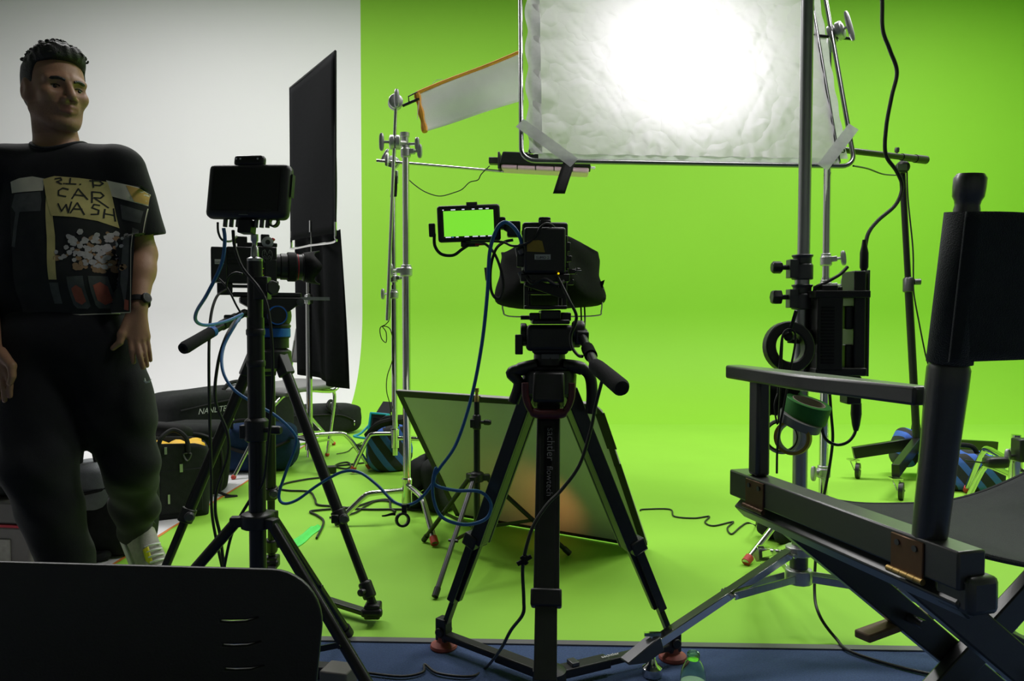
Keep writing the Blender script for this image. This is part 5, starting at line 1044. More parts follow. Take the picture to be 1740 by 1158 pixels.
mb = MB(); mb.box(p + V(-.15, -.10, .015), (.05, .03, .02), q); mb.build('foot_clip', 'black_plastic', rt, bevel=.003)
p = gnd(668, 745); mb = MB(); mb.box(p + V(.02, .05, .08), (.10, .05, .16), Matrix.Rotation(R(10), 3, 'Z')); solo(mb, 'battery_pack', 'black_matte', 'dark battery block standing behind the teal light panel', 'battery', bevel=.006)
# ------------------------------------------------------------------ floor bits
p = gnd(556, 806); mb = MB(); mb.box(p + V(0, .02, .02), (.09, .05, .04), Matrix.Rotation(R(12), 3, 'Z')); solo(mb, 'power_adapter', 'black_plastic', 'black power adapter on the green floor beside the flag stand', 'adapter', bevel=.005)
a = gnd(496, 930); b = gnd(540, 896); dr = (b - a).normalized(); sd = dr.cross(UP)
mb = MB(); mb.grid(lambda u, v: lerp(a, b, u) + sd * ((v - .5) * (.052 + .006 * math.sin(u * 8))) + V(0, 0, .002 + .009 * math.exp(-((v - .5) * 6) ** 2)), 14, 10); solo(mb, 'cable_tape', 'tape_neon', 'bright green tape strip holding a cable to the floor', 'tape', solid=.001)
p = gnd(590, 1165); mb = MB(); mb.box(p + V(-.02, 0, .022), (.07, .06, .044), Matrix.Rotation(R(-14), 3, 'Z')); solo(mb, 'power_adapter', 'case_grey', 'dark grey adapter block on the blue carpet beside the chair back', 'adapter', bevel=.004)
p = gnd(560, 1150); mb = MB(); mb.box(p + V(-.02, 0, .015), (.16, .035, .03), Matrix.Rotation(R(-10), 3, 'Z')); solo(mb, 'power_strip', 'black_plastic', 'black power strip on the blue carpet behind the chair back', 'power strip', bevel=.004)
# water bottle
bp_ = V(.378, 1.52, 0); rt = thing('water_bottle', 'clear green-tinted plastic bottle on the blue carpet', 'bottle', bp_)
mb = MB(); mb.lathe([(.0, .0), (.022, .0), (.0265, .006), (.0265, .055), (.025, .06), (.0265, .065), (.0265, .115), (.024, .135), (.016, .152), (.011, .160), (.011, .166)], bp_, UP, 24); mb.build('bottle', 'bottle_plastic', rt, solid=.0012)
mb = MB(); mb.lathe([(.0268, .065), (.0270, .067), (.0270, .108), (.0268, .110)], bp_, UP, 24); mb.build('label_sleeve', 'white_cloth', rt)
mb = MB(); mb.lathe([(.0125, .158), (.0130, .160), (.0130, .171), (.0115, .173)], bp_, UP, 20); mb.build('cap', 'bottle_plastic', rt)
# ------------------------------------------------------------------ the man
def n3(v): return np.array(tuple(v), dtype=np.float64)
def s_cap(p, a, b, ra, rb):
    a = n3(a); b = n3(b); ba = b - a; h = np.clip(((p - a) @ ba) / max(ba @ ba, 1e-9), 0, 1)
    return np.linalg.norm(p - a - h[:, None] * ba, axis=1) - (ra + (rb - ra) * h)
def s_ell(p, c, r):
    q = p - n3(c); r = np.array(r); k0 = np.linalg.norm(q / r, axis=1); k1 = np.linalg.norm(q / (r * r), axis=1); return k0 * (k0 - 1) / np.maximum(k1, 1e-6)
def smin(a, b, k): h = np.clip(.5 + .5 * (b - a) / k, 0, 1); return b + (a - b) * h - k * h * (1 - h)
def smax(a, b, k): return -smin(-a, -b, k)
def nets(fn, lo, hi, h):
    """naive surface nets of fn over a box, evaluated only near the surface"""
    lo = np.array(lo); hi = np.array(hi); n = np.ceil((hi - lo) / h / 8).astype(int) * 8
    nb_ = n // 8; B = 8 * h
    gi = np.stack(np.meshgrid(*[np.arange(k) for k in nb_], indexing='ij'), -1).reshape(-1, 3)
    dc = fn(lo + (gi + .5) * B); near = np.abs(dc) < B * 1.25
    D = np.repeat(np.repeat(np.repeat(dc.reshape(nb_), 8, 0), 8, 1), 8, 2).astype(np.float32)
    off = np.stack(np.meshgrid(*[np.arange(8)] * 3, indexing='ij'), -1).reshape(-1, 3)
    gn = gi[near]
    for k in range(0, len(gn), 1500):
        idx = (gn[k:k + 1500, None, :] * 8 + off[None]).reshape(-1, 3); D[idx[:, 0], idx[:, 1], idx[:, 2]] = fn(lo + idx * h)
    S_ = D < 0
    c = [S_[i:S_.shape[0] - 1 + i, j:S_.shape[1] - 1 + j, k:S_.shape[2] - 1 + k] for i in (0, 1) for j in (0, 1) for k in (0, 1)]
    al = np.logical_and.reduce(c); an = np.logical_or.reduce(c); act = an & ~al
    cells = np.argwhere(act); ids = -np.ones(act.shape, dtype=np.int64); ids[act] = np.arange(len(cells))
    acc = np.zeros((len(cells), 3)); cnt = np.zeros(len(cells))
    cor = np.array([(i, j, k) for i in (0, 1) for j in (0, 1) for k in (0, 1)])
    val = np.stack([D[cells[:, 0] + o[0], cells[:, 1] + o[1], cells[:, 2] + o[2]] for o in cor], 1)
    for a_ in range(8):
        for b_ in range(a_ + 1, 8):
            if np.abs(cor[a_] - cor[b_]).sum() != 1: continue
            va, vb = val[:, a_], val[:, b_]; m = (va < 0) != (vb < 0); t = va / np.where(m, va - vb, 1)
            acc[m] += (cor[a_] + (cor[b_] - cor[a_]) * t[:, None])[m]; cnt[m] += 1
    verts = lo + (cells + acc / cnt[:, None]) * h; faces = []
    for ax in range(3):
        u, v = (ax + 1) % 3, (ax + 2) % 3; sl0 = [slice(None)] * 3; sl1 = [slice(None)] * 3; sl0[ax] = slice(0, -1); sl1[ax] = slice(1, None)
        a_ = S_[tuple(sl0)]; b_ = S_[tuple(sl1)]; e = np.argwhere(a_ != b_); e = e[(e[:, u] > 0) & (e[:, v] > 0) & (e[:, u] < act.shape[u]) & (e[:, v] < act.shape[v]) & (e[:, ax] < act.shape[ax])]
        du = np.zeros(3, int); du[u] = 1; dv = np.zeros(3, int); dv[v] = 1; g = lambda q: ids[q[:, 0], q[:, 1], q[:, 2]]
        qd = np.stack([g(e - du - dv), g(e - dv), g(e), g(e - du)], 1); fl = ~a_[tuple(e.T)]; qd[fl] = qd[fl][:, ::-1]; qd = qd[(qd >= 0).all(1)]; faces.append(qd)
    return verts, np.concatenate(faces)
def mesh_np(verts, faces, name, m, parent, sm=2):
    base = Vector((0, 0, 0)); q = parent
    while q is not None: base += Vector(q.location); q = q.parent
    me = bpy.data.meshes.new(name); me.from_pydata((verts - n3(base)).tolist(), [], faces.tolist()); me.polygons.foreach_set('use_smooth', [True] * len(me.polygons)); me.materials.append(M[m]); me.update()
    o = bpy.data.objects.new(name, me); COL.objects.link(o); o.parent = parent
    if sm: mo = o.modifiers.new('smooth', 'SMOOTH'); mo.iterations = sm; mo.factor = .5
    return o
MY = 2.30
man = thing('person', 'man in black printed T-shirt and black trousers walking past the cameras', 'person', V(at(110, 700, MY).x, MY, 0))
# head frame
Hc = at(95, 157, MY); ph = R(53); hs_ = 1.05
hf = V(math.sin(ph), -math.cos(ph), -.02).normalized(); hl = V(math.cos(ph), math.sin(ph), 0); hu = hf.cross(hl) * -1
if hu.z < 0: hu = -hu
HM = np.stack([n3(hf), n3(hl), n3(hu)], 1)
hw = lambda f, l, u: Hc + (hf * f + hl * l + hu * u) * hs_
neck0 = hw(-.025, 0, -.07); neck1 = at(100, 262, MY + .035)
shR = at(212, 292, 2.335); elR = at(241, 432, 2.37); wrR = at(235, 520, 2.285)
shL = at(-8, 290, 2.29); elL = at(-38, 440, 2.30); wrL = at(-16, 588, 2.17)
fing = {  # image-right hand: (knuckle, mid joint, tip) in picture px with distance
    'R': [((222, 572, 2.262), (224, 596, 2.250), (227, 616, 2.252)), ((232, 577, 2.266), (237, 604, 2.252), (243, 625, 2.256)), ((241, 576, 2.275), (246, 602, 2.268), (250, 622, 2.270)), ((249, 572, 2.288), (253, 594, 2.284), (256, 613, 2.284))],
    'L': [((14, 632, 2.150), (17, 655, 2.140), (17, 674, 2.145)), ((5, 637, 2.152), (7, 662, 2.140), (8, 681, 2.146)), ((-5, 637, 2.158), (-4, 661, 2.148), (-3, 680, 2.152)), ((-14, 632, 2.165), (-14, 653, 2.158), (-14, 670, 2.160))]}
thumb = {'R': ((216, 545, 2.268), (207, 568, 2.245), (204, 582, 2.240), (192, 592, 2.238)), 'L': ((12, 606, 2.150), (20, 622, 2.130), (21, 640, 2.125), (17, 652, 2.125))}
rad = [.0088, .0090, .0085, .0075]
pel = at(112, 575, MY + .03); hipR = at(168, 610, MY + .04); hipL = at(66, 610, MY + .02)
knR = at(222, 785, 2.33); anR = at(232, 905, 2.55); knL = at(70, 800, 2.20); anL = at(128, 1012, 2.23)
toeR = gnd(275, 975, .03); 
def head_sdf(p):
    q = ((p - n3(Hc)) @ HM) / hs_; A2 = np.abs(q) * np.array([0, 1, 0]) + q * np.array([1, 0, 1])
    d = s_ell(q, (-.014, 0, .036), (.098, .075, .084)); d = smin(d, s_ell(q, (.030, 0, -.030), (.058, .060, .082)), .03)
    d = smin(d, s_cap(A2, (-.012, .052, -.052), (.050, .026, -.098), .017, .017), .028); d = smin(d, s_ell(q, (.066, 0, -.098), (.022, .024, .020)), .022)
    d = smin(d, s_cap(A2, (.080, .008, .022), (.066, .046, .020), .0125, .011), .014); d = smin(d, s_ell(A2, (.056, .046, -.022), (.024, .018, .018)), .02)
    d = smax(d, -s_ell(A2, (.095, .032, .000), (.026, .021, .0135)), .010)
    d = smin(d, s_cap(A2, (.0715, .022, .004), (.066, .044, .003), .0075, .0065), .005); d = smin(d, s_cap(A2, (.0705, .022, -.009), (.065, .044, -.009), .0060, .0060), .005)
    d = smin(d, s_cap(q, (.083, 0, .014), (.108, 0, -.029), .0080, .0120), .007); d = smin(d, s_ell(A2, (.093, .014, -.036), (.013, .0090, .0085)), .005)
    d = smin(d, s_ell(q, (.074, 0, -.058), (.022, .030, .022)), .014)
    d = smin(d, s_cap(A2, (.0945, 0, -.0575), (.083, .023, -.062), .0058, .0035), .006); d = smin(d, s_cap(A2, (.0925, 0, -.0715), (.082, .020, -.066), .0070, .0040), .006)
    d = smax(d, -s_cap(A2, (.104, 0, -.0640), (.090, .024, -.0640), .0032, .0022), .004)
    e = s_ell(A2, (-.014, .075, -.008), (.022, .011, .031)); e = smax(e, -s_ell(A2, (-.008, .086, -.006), (.012, .005, .018)), .006); d = smin(d, e, .014)
    d = d * hs_
    return smin(d, s_cap(p, neck0, neck1, .058, .066), .022)
def arm_sdf(p, sh, el, wr, fk, tb, key):
    d = s_cap(p, sh, el, .052, .043); d = smin(d, s_cap(p, el, lerp(el, wr, .35), .043, .042), .02); d = smin(d, s_cap(p, lerp(el, wr, .3), wr, .042, .0275), .02)
    kn = [at(*f[0]) for f in fk]; pc = (kn[0] + kn[3]) / 2
    for k, f in enumerate(fk): d = smin(d, s_cap(p, lerp(wr, kn[k], .12), kn[k], .0185, .0118), .012)
    t = [at(*q) for q in tb]; d = smin(d, s_cap(p, lerp(wr, t[0], .6), t[1], .017, .0125), .012)
    g = s_cap(p, t[1], t[2], .0115, .0105); g = np.minimum(g, s_cap(p, t[2], t[3], .0105, .0082))
    for k, f in enumerate(fk):
        a, b, c = [at(*q) for q in f]; g = np.minimum(g, s_cap(p, a, b, rad[k] * 1.12, rad[k])); g = np.minimum(g, s_cap(p, b, c, rad[k], rad[k] * .82))
    return smin(d, g, .007)
def body_sdf(p):
    d = head_sdf(p)
    d = smin(d, s_cap(p, shL, shR, .058, .058), .05); d = smin(d, s_ell(p, (at(105, 380, 2.33)), (.165, .105, .20)), .06); d = smin(d, s_ell(p, pel, (.15, .105, .14)), .06)
    d = smin(d, arm_sdf(p, shR, elR, wrR, fing['R'], thumb['R'], 'R'), .02); d = smin(d, arm_sdf(p, shL, elL, wrL, fing['L'], thumb['L'], 'L'), .02)
    for h_, k_, a_ in ((hipR, knR, anR), (hipL, knL, anL)): d = smin(d, s_cap(p, h_, k_, .078, .052), .04); d = smin(d, s_cap(p, k_, a_, .052, .036), .02)
    return d
v_, f_ = nets(body_sdf, (-1.98, 1.98, .08), (-1.02, 2.66, 1.76), .0039)
body = mesh_np(v_, f_, 'body', 'skin', man, 1)
body.data.materials.append(M['lip']); body.data.materials.append(M['stubble'])
fc = ((v_[f_].mean(1) - n3(Hc)) @ HM) / hs_
lipm = (fc[:, 0] > .078) & (np.abs(fc[:, 1]) < .024) & (fc[:, 2] < -.0535 + .06 * np.abs(fc[:, 1]) * -1) & (fc[:, 2] > -.0775 + .25 * np.abs(fc[:, 1]))
stub = ((fc[:, 2] < -.045) & (fc[:, 2] > -.125) & (fc[:, 0] > -.03) & (np.linalg.norm(fc, axis=1) < .16)) & ~lipm
mi = np.zeros(len(f_), dtype=np.int32); mi[stub] = 2; mi[lipm] = 1; body.data.polygons.foreach_set('material_index', mi)
# eyes, brows
for s in (-1, 1):
    mb = MB(); mb.ell(hw(.0640, s * .0325, -.0025), (.0125,) * 3, None, 14, 10); ey = mb.build('eye', 'eye_white', man); mb = MB(); gz = (hf + hl * .05).normalized(); mb.lathe([(.0, .0133), (.004, .0128), (.0058, .0112)], hw(.0640, s * .0325, -.0025), gz, 14); mb.build('iris', 'iris', ey)
    mb = MB(); mb.tube(spline([hw(.0935, s * .012, .016), hw(.0885, s * .028, .0205), hw(.0745, s * .048, .017)], 6), [.0042] * 6 + [.0050] * 5 + [.0026] * 2, 6); mb.build('eyebrow', 'hair', man)
for s in (-1, 1):
    mb = MB(); mb.tube(spline([hw(.0775, s * .020, .0005), hw(.0785, s * .031, .0035), hw(.0705, s * .045, .000)], 6), .0017, 6); mb.build('eyelash', 'hair', man)
# hair: close cropped sides, curls on top
def hair_sdf(p):
    q = ((p - n3(Hc)) @ HM) / hs_
    d = s_ell(q, (-.018, 0, .040), (.101, .0795, .086)); d = smin(d, s_ell(q, (-.050, 0, -.005), (.066, .066, .062)), .02); d = smin(d, s_ell(q, (.034, 0, .096), (.056, .060, .034)), .03)
    nz = .0035 * np.sin(q[:, 0] * 170 + 2 * np.sin(q[:, 1] * 90)) * np.sin(q[:, 1] * 150 + q[:, 2] * 80) ; top = np.clip((q[:, 2] - .05) / .05, 0, 1); d = d - nz * top - .004 * top
    x_ = q[:, 0]; line = np.where(x_ > .030, .066 + (x_ - .03) * .25, np.where(x_ > .012, -.020 + (x_ - .012) / .018 * .086, np.where(x_ > -.030, -.020 + (.012 - x_) * .6, -.050))); cut = line - q[:, 2]
    return smax(d, cut, .006) * hs_
lo = n3(Hc) - .18; v_, f_ = nets(hair_sdf, lo, lo + .38, .004); hair = mesh_np(v_, f_, 'hair', 'hair', man, 1)
mb = MB(); rr = random.Random(8)
for k in range(210):
    a = rr.uniform(-.060, .088); l = rr.uniform(-.066, .066); r2 = ((a + .005) / .10) ** 2 + (l / .082) ** 2
    if r2 > 1: continue
    u = .044 + .087 * math.sqrt(max(0, 1 - .82 * r2)) + (.014 if a > .03 else .0) + rr.uniform(-.008, .001)
    c = hw(a, l, u); s_r = rr.uniform(.0045, .0075); ax = Vector((rr.uniform(-1, 1), rr.uniform(-1, 1), rr.uniform(-1, 1))).normalized(); e1, e2, _ = basis(ax); t0 = rr.uniform(0, 6.28)
    mb.tube([c + (e1 * math.cos(t0 + t) + e2 * math.sin(t0 + t)) * s_r * (1 - .06 * t) + ax * (t - 3) * .0016 for t in [.75 * j for j in range(8)]], [.0030] * 6 + [.0024, .0010], 6)
mb.build('curls', 'hair', hair)
# T-shirt
rs = np.random.RandomState(11)
def folds(p, amp, sx, sz, ph_=0): return amp * (np.sin(p[:, 0] * sx + 2.2 * np.sin(p[:, 2] * 7 + ph_) + ph_) * np.sin(p[:, 2] * sz + p[:, 0] * 9 + 1.1 * ph_))
slR = lerp(shR, elR, .80) + V(.012, 0, 0); slL = lerp(shL, elL, .80) + V(-.012, 0, 0)
NK = at(102, 246, 2.325)
def shirt_sdf(p):
    d = s_ell(p, at(106, 400, 2.325), (.205, .128, .262)); d = smin(d, s_cap(p, at(40, 300, 2.325), at(175, 300, 2.34), .082, .082), .06)
    d = smin(d, s_cap(p, at(52, 480, 2.33), at(165, 480, 2.34), .115, .112), .07); d = smin(d, s_cap(p, at(60, 575, 2.33), at(165, 572, 2.345), .113, .112), .06)
    d = smin(d, s_cap(p, at(20, 285, 2.315), at(192, 283, 2.335), .056, .056), .06)
    for sh, sl in ((shR, slR), (shL, slL)):
        g = s_cap(p, sh + (sh - sl) * .04, sl, .066, .072); ax = n3((sl - sh).normalized()); g = smax(g, (p - n3(lerp(sh, sl, 1.0))) @ ax, .006)
        inner = smax(s_cap(p, lerp(sh, sl, .5), sl + (sl - sh) * .3, .055, .062), -((p - n3(lerp(sh, sl, .78))) @ ax), .004); g = smax(g, -inner, .004); d = smin(d, g, .030)
    d = d + folds(p, .0030, 26, 14) * np.clip((1.25 - p[:, 2]) / .25, .15, 1) + folds(p, .0016, 48, 30, 2.0)
    d = smax(d, n3(at(100, 607, 2.33))[2] - p[:, 2], .008)
    nk = s_ell(p, NK + V(0, -.012, .026), (.074, .078, .066)); d = smax(d, -nk, .006)
    return d
v_, f_ = nets(shirt_sdf, (-2.06, 2.06, .66), (-1.02, 2.56, 1.46), .006)
shirt = mesh_np(v_, f_, 'shirt', 'shirt', man, 2); bvS = BVHTree.FromPolygons(v_.tolist(), f_.tolist())
# collar rib
mb = MB(); rib = []
for k in range(48):
    t = 2 * math.pi * k / 48; x_, y_ = .075 * math.cos(t), .078 * math.sin(t); o_ = V(NK.x + x_, NK.y + y_, NK.z)
    h = bvS.ray_cast(o_ + V(0, 0, .12), V(0, 0, -1), .3); rib.append(V(o_.x, o_.y, (h[0].z if h[0] else o_.z)))
zz = [p.z for p in rib]; rib = [V(p.x, p.y, sum(zz[(i + k) % 48] for k in range(-4, 5)) / 9 + .002) for i, p in enumerate(rib)]
mb.tube(rib, .0065, 8, True); mb.build('collar', 'shirt', shirt)
# printed picture on the chest, draped on the shirt
def subdiv(tris, mx=.012):
    out = []; st = list(tris)
    while st:
        a, b, c = st.pop(); l = [(b - a).length, (c - b).length, (a - c).length]; k = l.index(max(l))
        if l[k] < mx: out.append((a, b, c)); continue
        if k == 0: m = (a + b) / 2; st += [(a, m, c), (m, b, c)]
        elif k == 1: m = (b + c) / 2; st += [(a, b, m), (a, m, c)]
        else: m = (c + a) / 2; st += [(a, b, m), (m, b, c)]
    return out
def pxz(px, py): p = at(px, py, 2.19); return Vector((p.x, p.z))
def decal(polys, name, m, off, mx=.012, join=False):
    if len(polys) > 1 and not join: return [decal([P], name, m, off, mx) for P in polys]
    mb = MB(); cache = {}
    for P in polys:
        P2 = [pxz(*q).to_3d() for q in P]; ti = geometry.tessellate_polygon([P2])
        for tri in subdiv([tuple(P2[i] for i in t) for t in ti], mx):
            ix = []
            for q in tri:
                k = (round(q.x, 5), round(q.y, 5))
                if k not in cache:
                    h = bvS.ray_cast(V(q.x, 1.9, q.y), V(0, 1, 0), 1.0)
                    hp = h[0] if h[0] is not None else V(q.x, 2.24, q.y)
                    cache[k] = len(mb.v); mb.v.append(hp + V(0, -off, 0))
                ix.append(cache[k])
            if len(set(ix)) == 3: mb.f.append(tuple(ix))
    o = mb.build(name, m, shirt, smooth=180)
    if join: o['kind'] = 'stuff'
    return o
def stroke(P, wd=2.2):
    out = []
    for a, b in zip(P[:-1], P[1:]):
        a = Vector(a); b = Vector(b); d = (b - a).normalized(); n = Vector((-d.y, d.x)) * wd / 2; e_ = d * wd * .3; out.append([tuple(a - e_ + n), tuple(b + e_ + n), tuple(b + e_ - n), tuple(a - e_ - n)])
    return out
decal([[(6, 303), (40, 297), (215, 306), (218, 340), (208, 532), (24, 535), (14, 420)]], 'print_ground', 'pr_dark', .0025)
decal([[(5, 306), (22, 300), (45, 297), (66, 301), (66, 322), (40, 324), (10, 326)], [(158, 299), (205, 308), (217, 318), (217, 340), (186, 332), (164, 326)]], 'print_band', 'pr_cream', .0034)
decal([[(188, 306), (207, 310), (217, 320), (217, 338), (200, 334)]], 'print_band', 'pr_orange', .0040)
decal([[(16, 328), (62, 324), (66, 340), (66, 358), (20, 360), (12, 350)], [(178, 340), (212, 350), (208, 372), (180, 366)], [(196, 380), (206, 384), (204, 470), (198, 520), (190, 480)], [(22, 350), (30, 352), (20, 420), (14, 418)]], 'print_vehicle', 'pr_grey', .0034)
decal([[(72, 322), (86, 366), (90, 400), (92, 475), (79, 475), (77, 400)]], 'print_pillar', 'pr_note', .0038); decal([[(79, 480), (94, 480), (94, 516), (81, 516)]], 'print_pillar', 'pr_grey', .0038)
decal([[(64, 302), (82, 296), (120, 298), (160, 302), (166, 330), (176, 382), (150, 372), (118, 367), (84, 366), (72, 330)]], 'print_note', 'pr_note', .0044)
W = 2.3; T_ = []
for P in ([(84, 301), (92, 299), (94, 303), (87, 306), (95, 310)], [(98, 309), (99, 309)], [(107, 299), (107, 308)], [(101, 309), (116, 309)], [(122, 309), (123, 309)], [(140, 300), (141, 313)], [(136, 302), (149, 301), (154, 305), (149, 309), (142, 309)],   # R.I.P
          [(106, 319), (98, 317), (92, 322), (93, 330), (104, 332)], [(113, 335), (120, 317), (134, 335)], [(115, 328), (130, 329)], [(140, 340), (139, 321), (150, 321), (154, 326), (150, 331), (142, 331), (161, 347)],            # CAR
          [(94, 345), (100, 358), (106, 346), (110, 360), (113, 341)], [(113, 360), (121, 342), (132, 362)], [(116, 353), (128, 353)], [(150, 344), (143, 343), (141, 349), (150, 353), (150, 360), (141, 361)], [(157, 350), (157, 366)], [(157, 358), (170, 360)], [(168, 348), (171, 370)]):   # WASH
    T_ += stroke(P, W)
decal(T_, 'print_words', 'dark_print', .0055, .008, True)
rr = random.Random(5); fl = []; fb_ = []
for k in range(125):
    cx = rr.gauss(146, 26); cy = rr.gauss(424, 18); r = rr.uniform(2.5, 6)
    if not (92 < cx < 198 and 390 < cy < 462): continue
    P = [(cx + r * rr.uniform(.7, 1.15) * math.cos(t), cy + r * rr.uniform(.7, 1.15) * math.sin(t)) for t in [6.283 * j / 7 for j in range(7)]]; (fl if rr.random() < .62 else fb_).append(P)
for k in range(16):
    cx = rr.gauss(142, 16); cy = rr.gauss(452, 6); r = rr.uniform(4, 7); fb_.append([(cx + r * math.cos(t), cy + r * .8 * math.sin(t)) for t in [6.283 * j / 7 for j in range(7)]])
decal(fb_, 'print_leaves', 'pr_beige', .0038, join=True); decal(fl, 'print_flowers', 'pr_flower', .0046, join=True)
decal([[(108, 470), (133, 468), (137, 520), (132, 525), (116, 524), (111, 518)], [(140, 468), (164, 468), (170, 518), (166, 524), (148, 524), (144, 518)]], 'print_shoes', 'pr_grey', .0040)
decal([[(114, 490), (122, 484), (130, 490), (132, 512), (124, 518), (116, 512)], [(146, 484), (155, 478), (163, 486), (165, 512), (156, 518), (148, 510)], [(198, 508), (205, 510), (205, 528), (197, 526)]], 'print_shoes', 'pr_red', .0048)
decal(stroke([(24, 534), (120, 535), (208, 531)], 1.6) + stroke([(208, 531), (209, 420), (217, 345)], 1.3), 'print_border', 'pr_cream', .0046, join=True)
# trousers
def trouser_sdf(p):
    d = s_ell(p, pel + V(0, 0, -.02), (.185, .130, .15)); d = smin(d, s_cap(p, hipL + V(-.01, 0, .06), hipR + V(.01, 0, .06), .115, .115), .04)
    ck = lerp(knR, anR, .97); d = smin(d, s_cap(p, hipR + V(.015, 0, 0), lerp(hipR, knR, .6), .118, .102), .04); d = smin(d, s_cap(p, lerp(hipR, knR, .5), knR, .102, .086), .03); d = smin(d, s_cap(p, knR, ck, .086, .052), .03)
    ck2 = lerp(knL, anL, .97); d = smin(d, s_cap(p, hipL + V(-.02, 0, 0), knL, .122, .100), .04); d = smin(d, s_cap(p, knL, ck2, .100, .068), .03)
    d = smin(d, s_ell(p, lerp(hipR, knR, .42) + V(.085, -.01, 0), (.035, .07, .10)), .03)
    d = smin(d, s_cap(p, lerp(knR, anR, .62) + V(-.02, 0, 0), lerp(knR, anR, .62) + V(.02, 0, 0), .060, .056), .03)
    low = np.clip((.75 - p[:, 2]) / .3, .25, 1); d = d + (folds(p, .0075, 20, 24, 1.0) + folds(p, .0040, 44, 40, 3.0)) * low
    return d
v_, f_ = nets(trouser_sdf, (-2.02, 1.98, .05), (-1.0, 2.72, .92), .0068); tro = mesh_np(v_, f_, 'trousers', 'trousers', man, 2); bvT = BVHTree.FromPolygons(v_.tolist(), f_.tolist())
# little white curved tick on the trouser pocket, cord at the cuff
c = at(252, 646, 2.25); h = bvT.ray_cast(V(c.x - .004, 1.8, c.z), V(0, 1, 0), 1.5); p = (h[0] if h[0] else c) + V(0, -.004, 0)
mb = MB(); mb.prism([(-.009, .006), (-.012, -.004), (-.006, -.010), (.004, -.008), (.012, .004), (.002, -.003), (-.006, -.004)], p, X, UP, -.002); mb.build('white_tick', 'white_print', tro)
cf = anR + V(.045, -.02, .07); mb = MB(); mb.tube(spline([cf + V(-.02, 0, .02), cf + V(.0, 0, .035), cf + V(.022, 0, .028), cf + V(.02, 0, .0), cf + V(.008, 0, -.015)], 6), .0018, 6); mb.box(cf + V(.008, 0, -.02), (.010, .008, .014)); mb.build('cuff_cord', 'black_matte', tro)
# shoes
def shoe(ank, toe, name):
    d = V(toe.x - ank.x, toe.y - ank.y, 0); L_ = d.length; d.normalize(); s_ = d.cross(UP); heel = V(ank.x, ank.y, 0) - d * .06
    dn = (toe - ank).normalized()
    return d, s_, heel
for ank, toe, lift in ((anR, gnd(286, 985, .0), 40), (anL, V(anL.x + .06, anL.y - .16, 0), 0)):
    d = V(toe.x - ank.x, toe.y - ank.y, 0).normalized(); s_ = d.cross(UP); q = Matrix((d, s_, UP)).transposed()
    pv = V(ank.x, ank.y, .0) + d * .10
    if lift: q = q @ Matrix.Rotation(R(lift), 3, 'Y')
    base = V(pv.x, pv.y, .055 if lift else .0)
    if lift: base = V(ank.x, ank.y, max(ank.z - .085, .03)) + d * .055 + V(0, 0, .0)
    sh_ = lambda a, b, c_: base + q @ V(a, b, c_)
    mb = MB(); prof = [(-.125, .034, .085), (-.11, .042, .095), (-.06, .042, .10), (0, .046, .078), (.06, .051, .062), (.11, .047, .052), (.145, .034, .042), (.158, .012, .03)]
    for a, wd_, hh in prof:
        for k in range(14):
            t = 2 * math.pi * k / 14; cz = math.sin(t); mb.v.append(sh_(a, wd_ * math.copysign(abs(math.cos(t)) ** .75, math.cos(t)), .018 + (hh - .018) * max(cz, 0) ** .8 if cz > 0 else .018))
    for j in range(len(prof) - 1):
        for k in range(14): l = (k + 1) % 14; mb.f.append((j * 14 + k, j * 14 + l, (j + 1) * 14 + l, (j + 1) * 14 + k))
    mb.f += [tuple(range(13, -1, -1)), tuple(range(7 * 14, 8 * 14))]
    so = mb.build('shoe', 'shoe_grey', man, smooth=60)
    mb = MB(); mb.prism([(-.13, -.034), (-.06, -.040), (.05, -.050), (.11, -.047), (.150, -.030), (.164, 0), (.150, .030), (.11, .047), (.05, .050), (-.06, .040), (-.13, .034), (-.138, 0)], sh_(0, 0, -.004), q @ X, q @ Y, .024); mb.build('sole', 'white_print', so, bevel=.004)
    mb = MB()
    for k in range(5):
        a = .0 + k * .018; z = .088 - k * .0055; mb.tube(spline([sh_(a, -.026, z - .012), sh_(a + .006, 0, z + .002), sh_(a, .026, z - .012)], 5), .0035, 6)
    mb.build('laces', 'white_print', so)
    mb = MB(); mb.grid(lambda u, v: sh_(lerp(.005, .055, u), lerp(.018, .034, v), .083 - .02 * u - .012 * v), 5, 3); mb.build('tongue_tab', 'neon_yellow', so, solid=.004)
    mb = MB(); mb.cyl(V(ank.x, ank.y, ank.z + .04), sh_(-.06, 0, .08), .042, .038, 14); mb.build('sock', 'shoe_dark', man)
# watch
w0 = lerp(elR, wrR, .93); ax = (wrR - elR).normalized(); mb = MB(); mb.ring(w0, ax, .0345, .0305, .018, 28); wt = mb.build('watch_strap', 'black_matte', man, bevel=.001)
e1 = (V(.85, -.5, 0) - ax * V(.85, -.5, 0).dot(ax)).normalized(); mb = MB(); mb.lathe([(.015, 0), (.0165, .002), (.0165, .009), (.0145, .011)], w0 + e1 * .031, e1, 20); wf = mb.build('watch_case', 'black_plastic', wt); mb = MB(); mb.lathe([(.0, .0112), (.0135, .0112)], w0 + e1 * .031, e1, 20); mb.build('watch_glass', 'watch_face', wf)
# ------------------------------------------------------------------ cables
def cable(name, label, pts, r, m='black_cable', n=10, group='cables'):
    mb = MB(); mb.tube(spline(pts, n), r, 8); return solo(mb, name, m, label, 'cable', group)
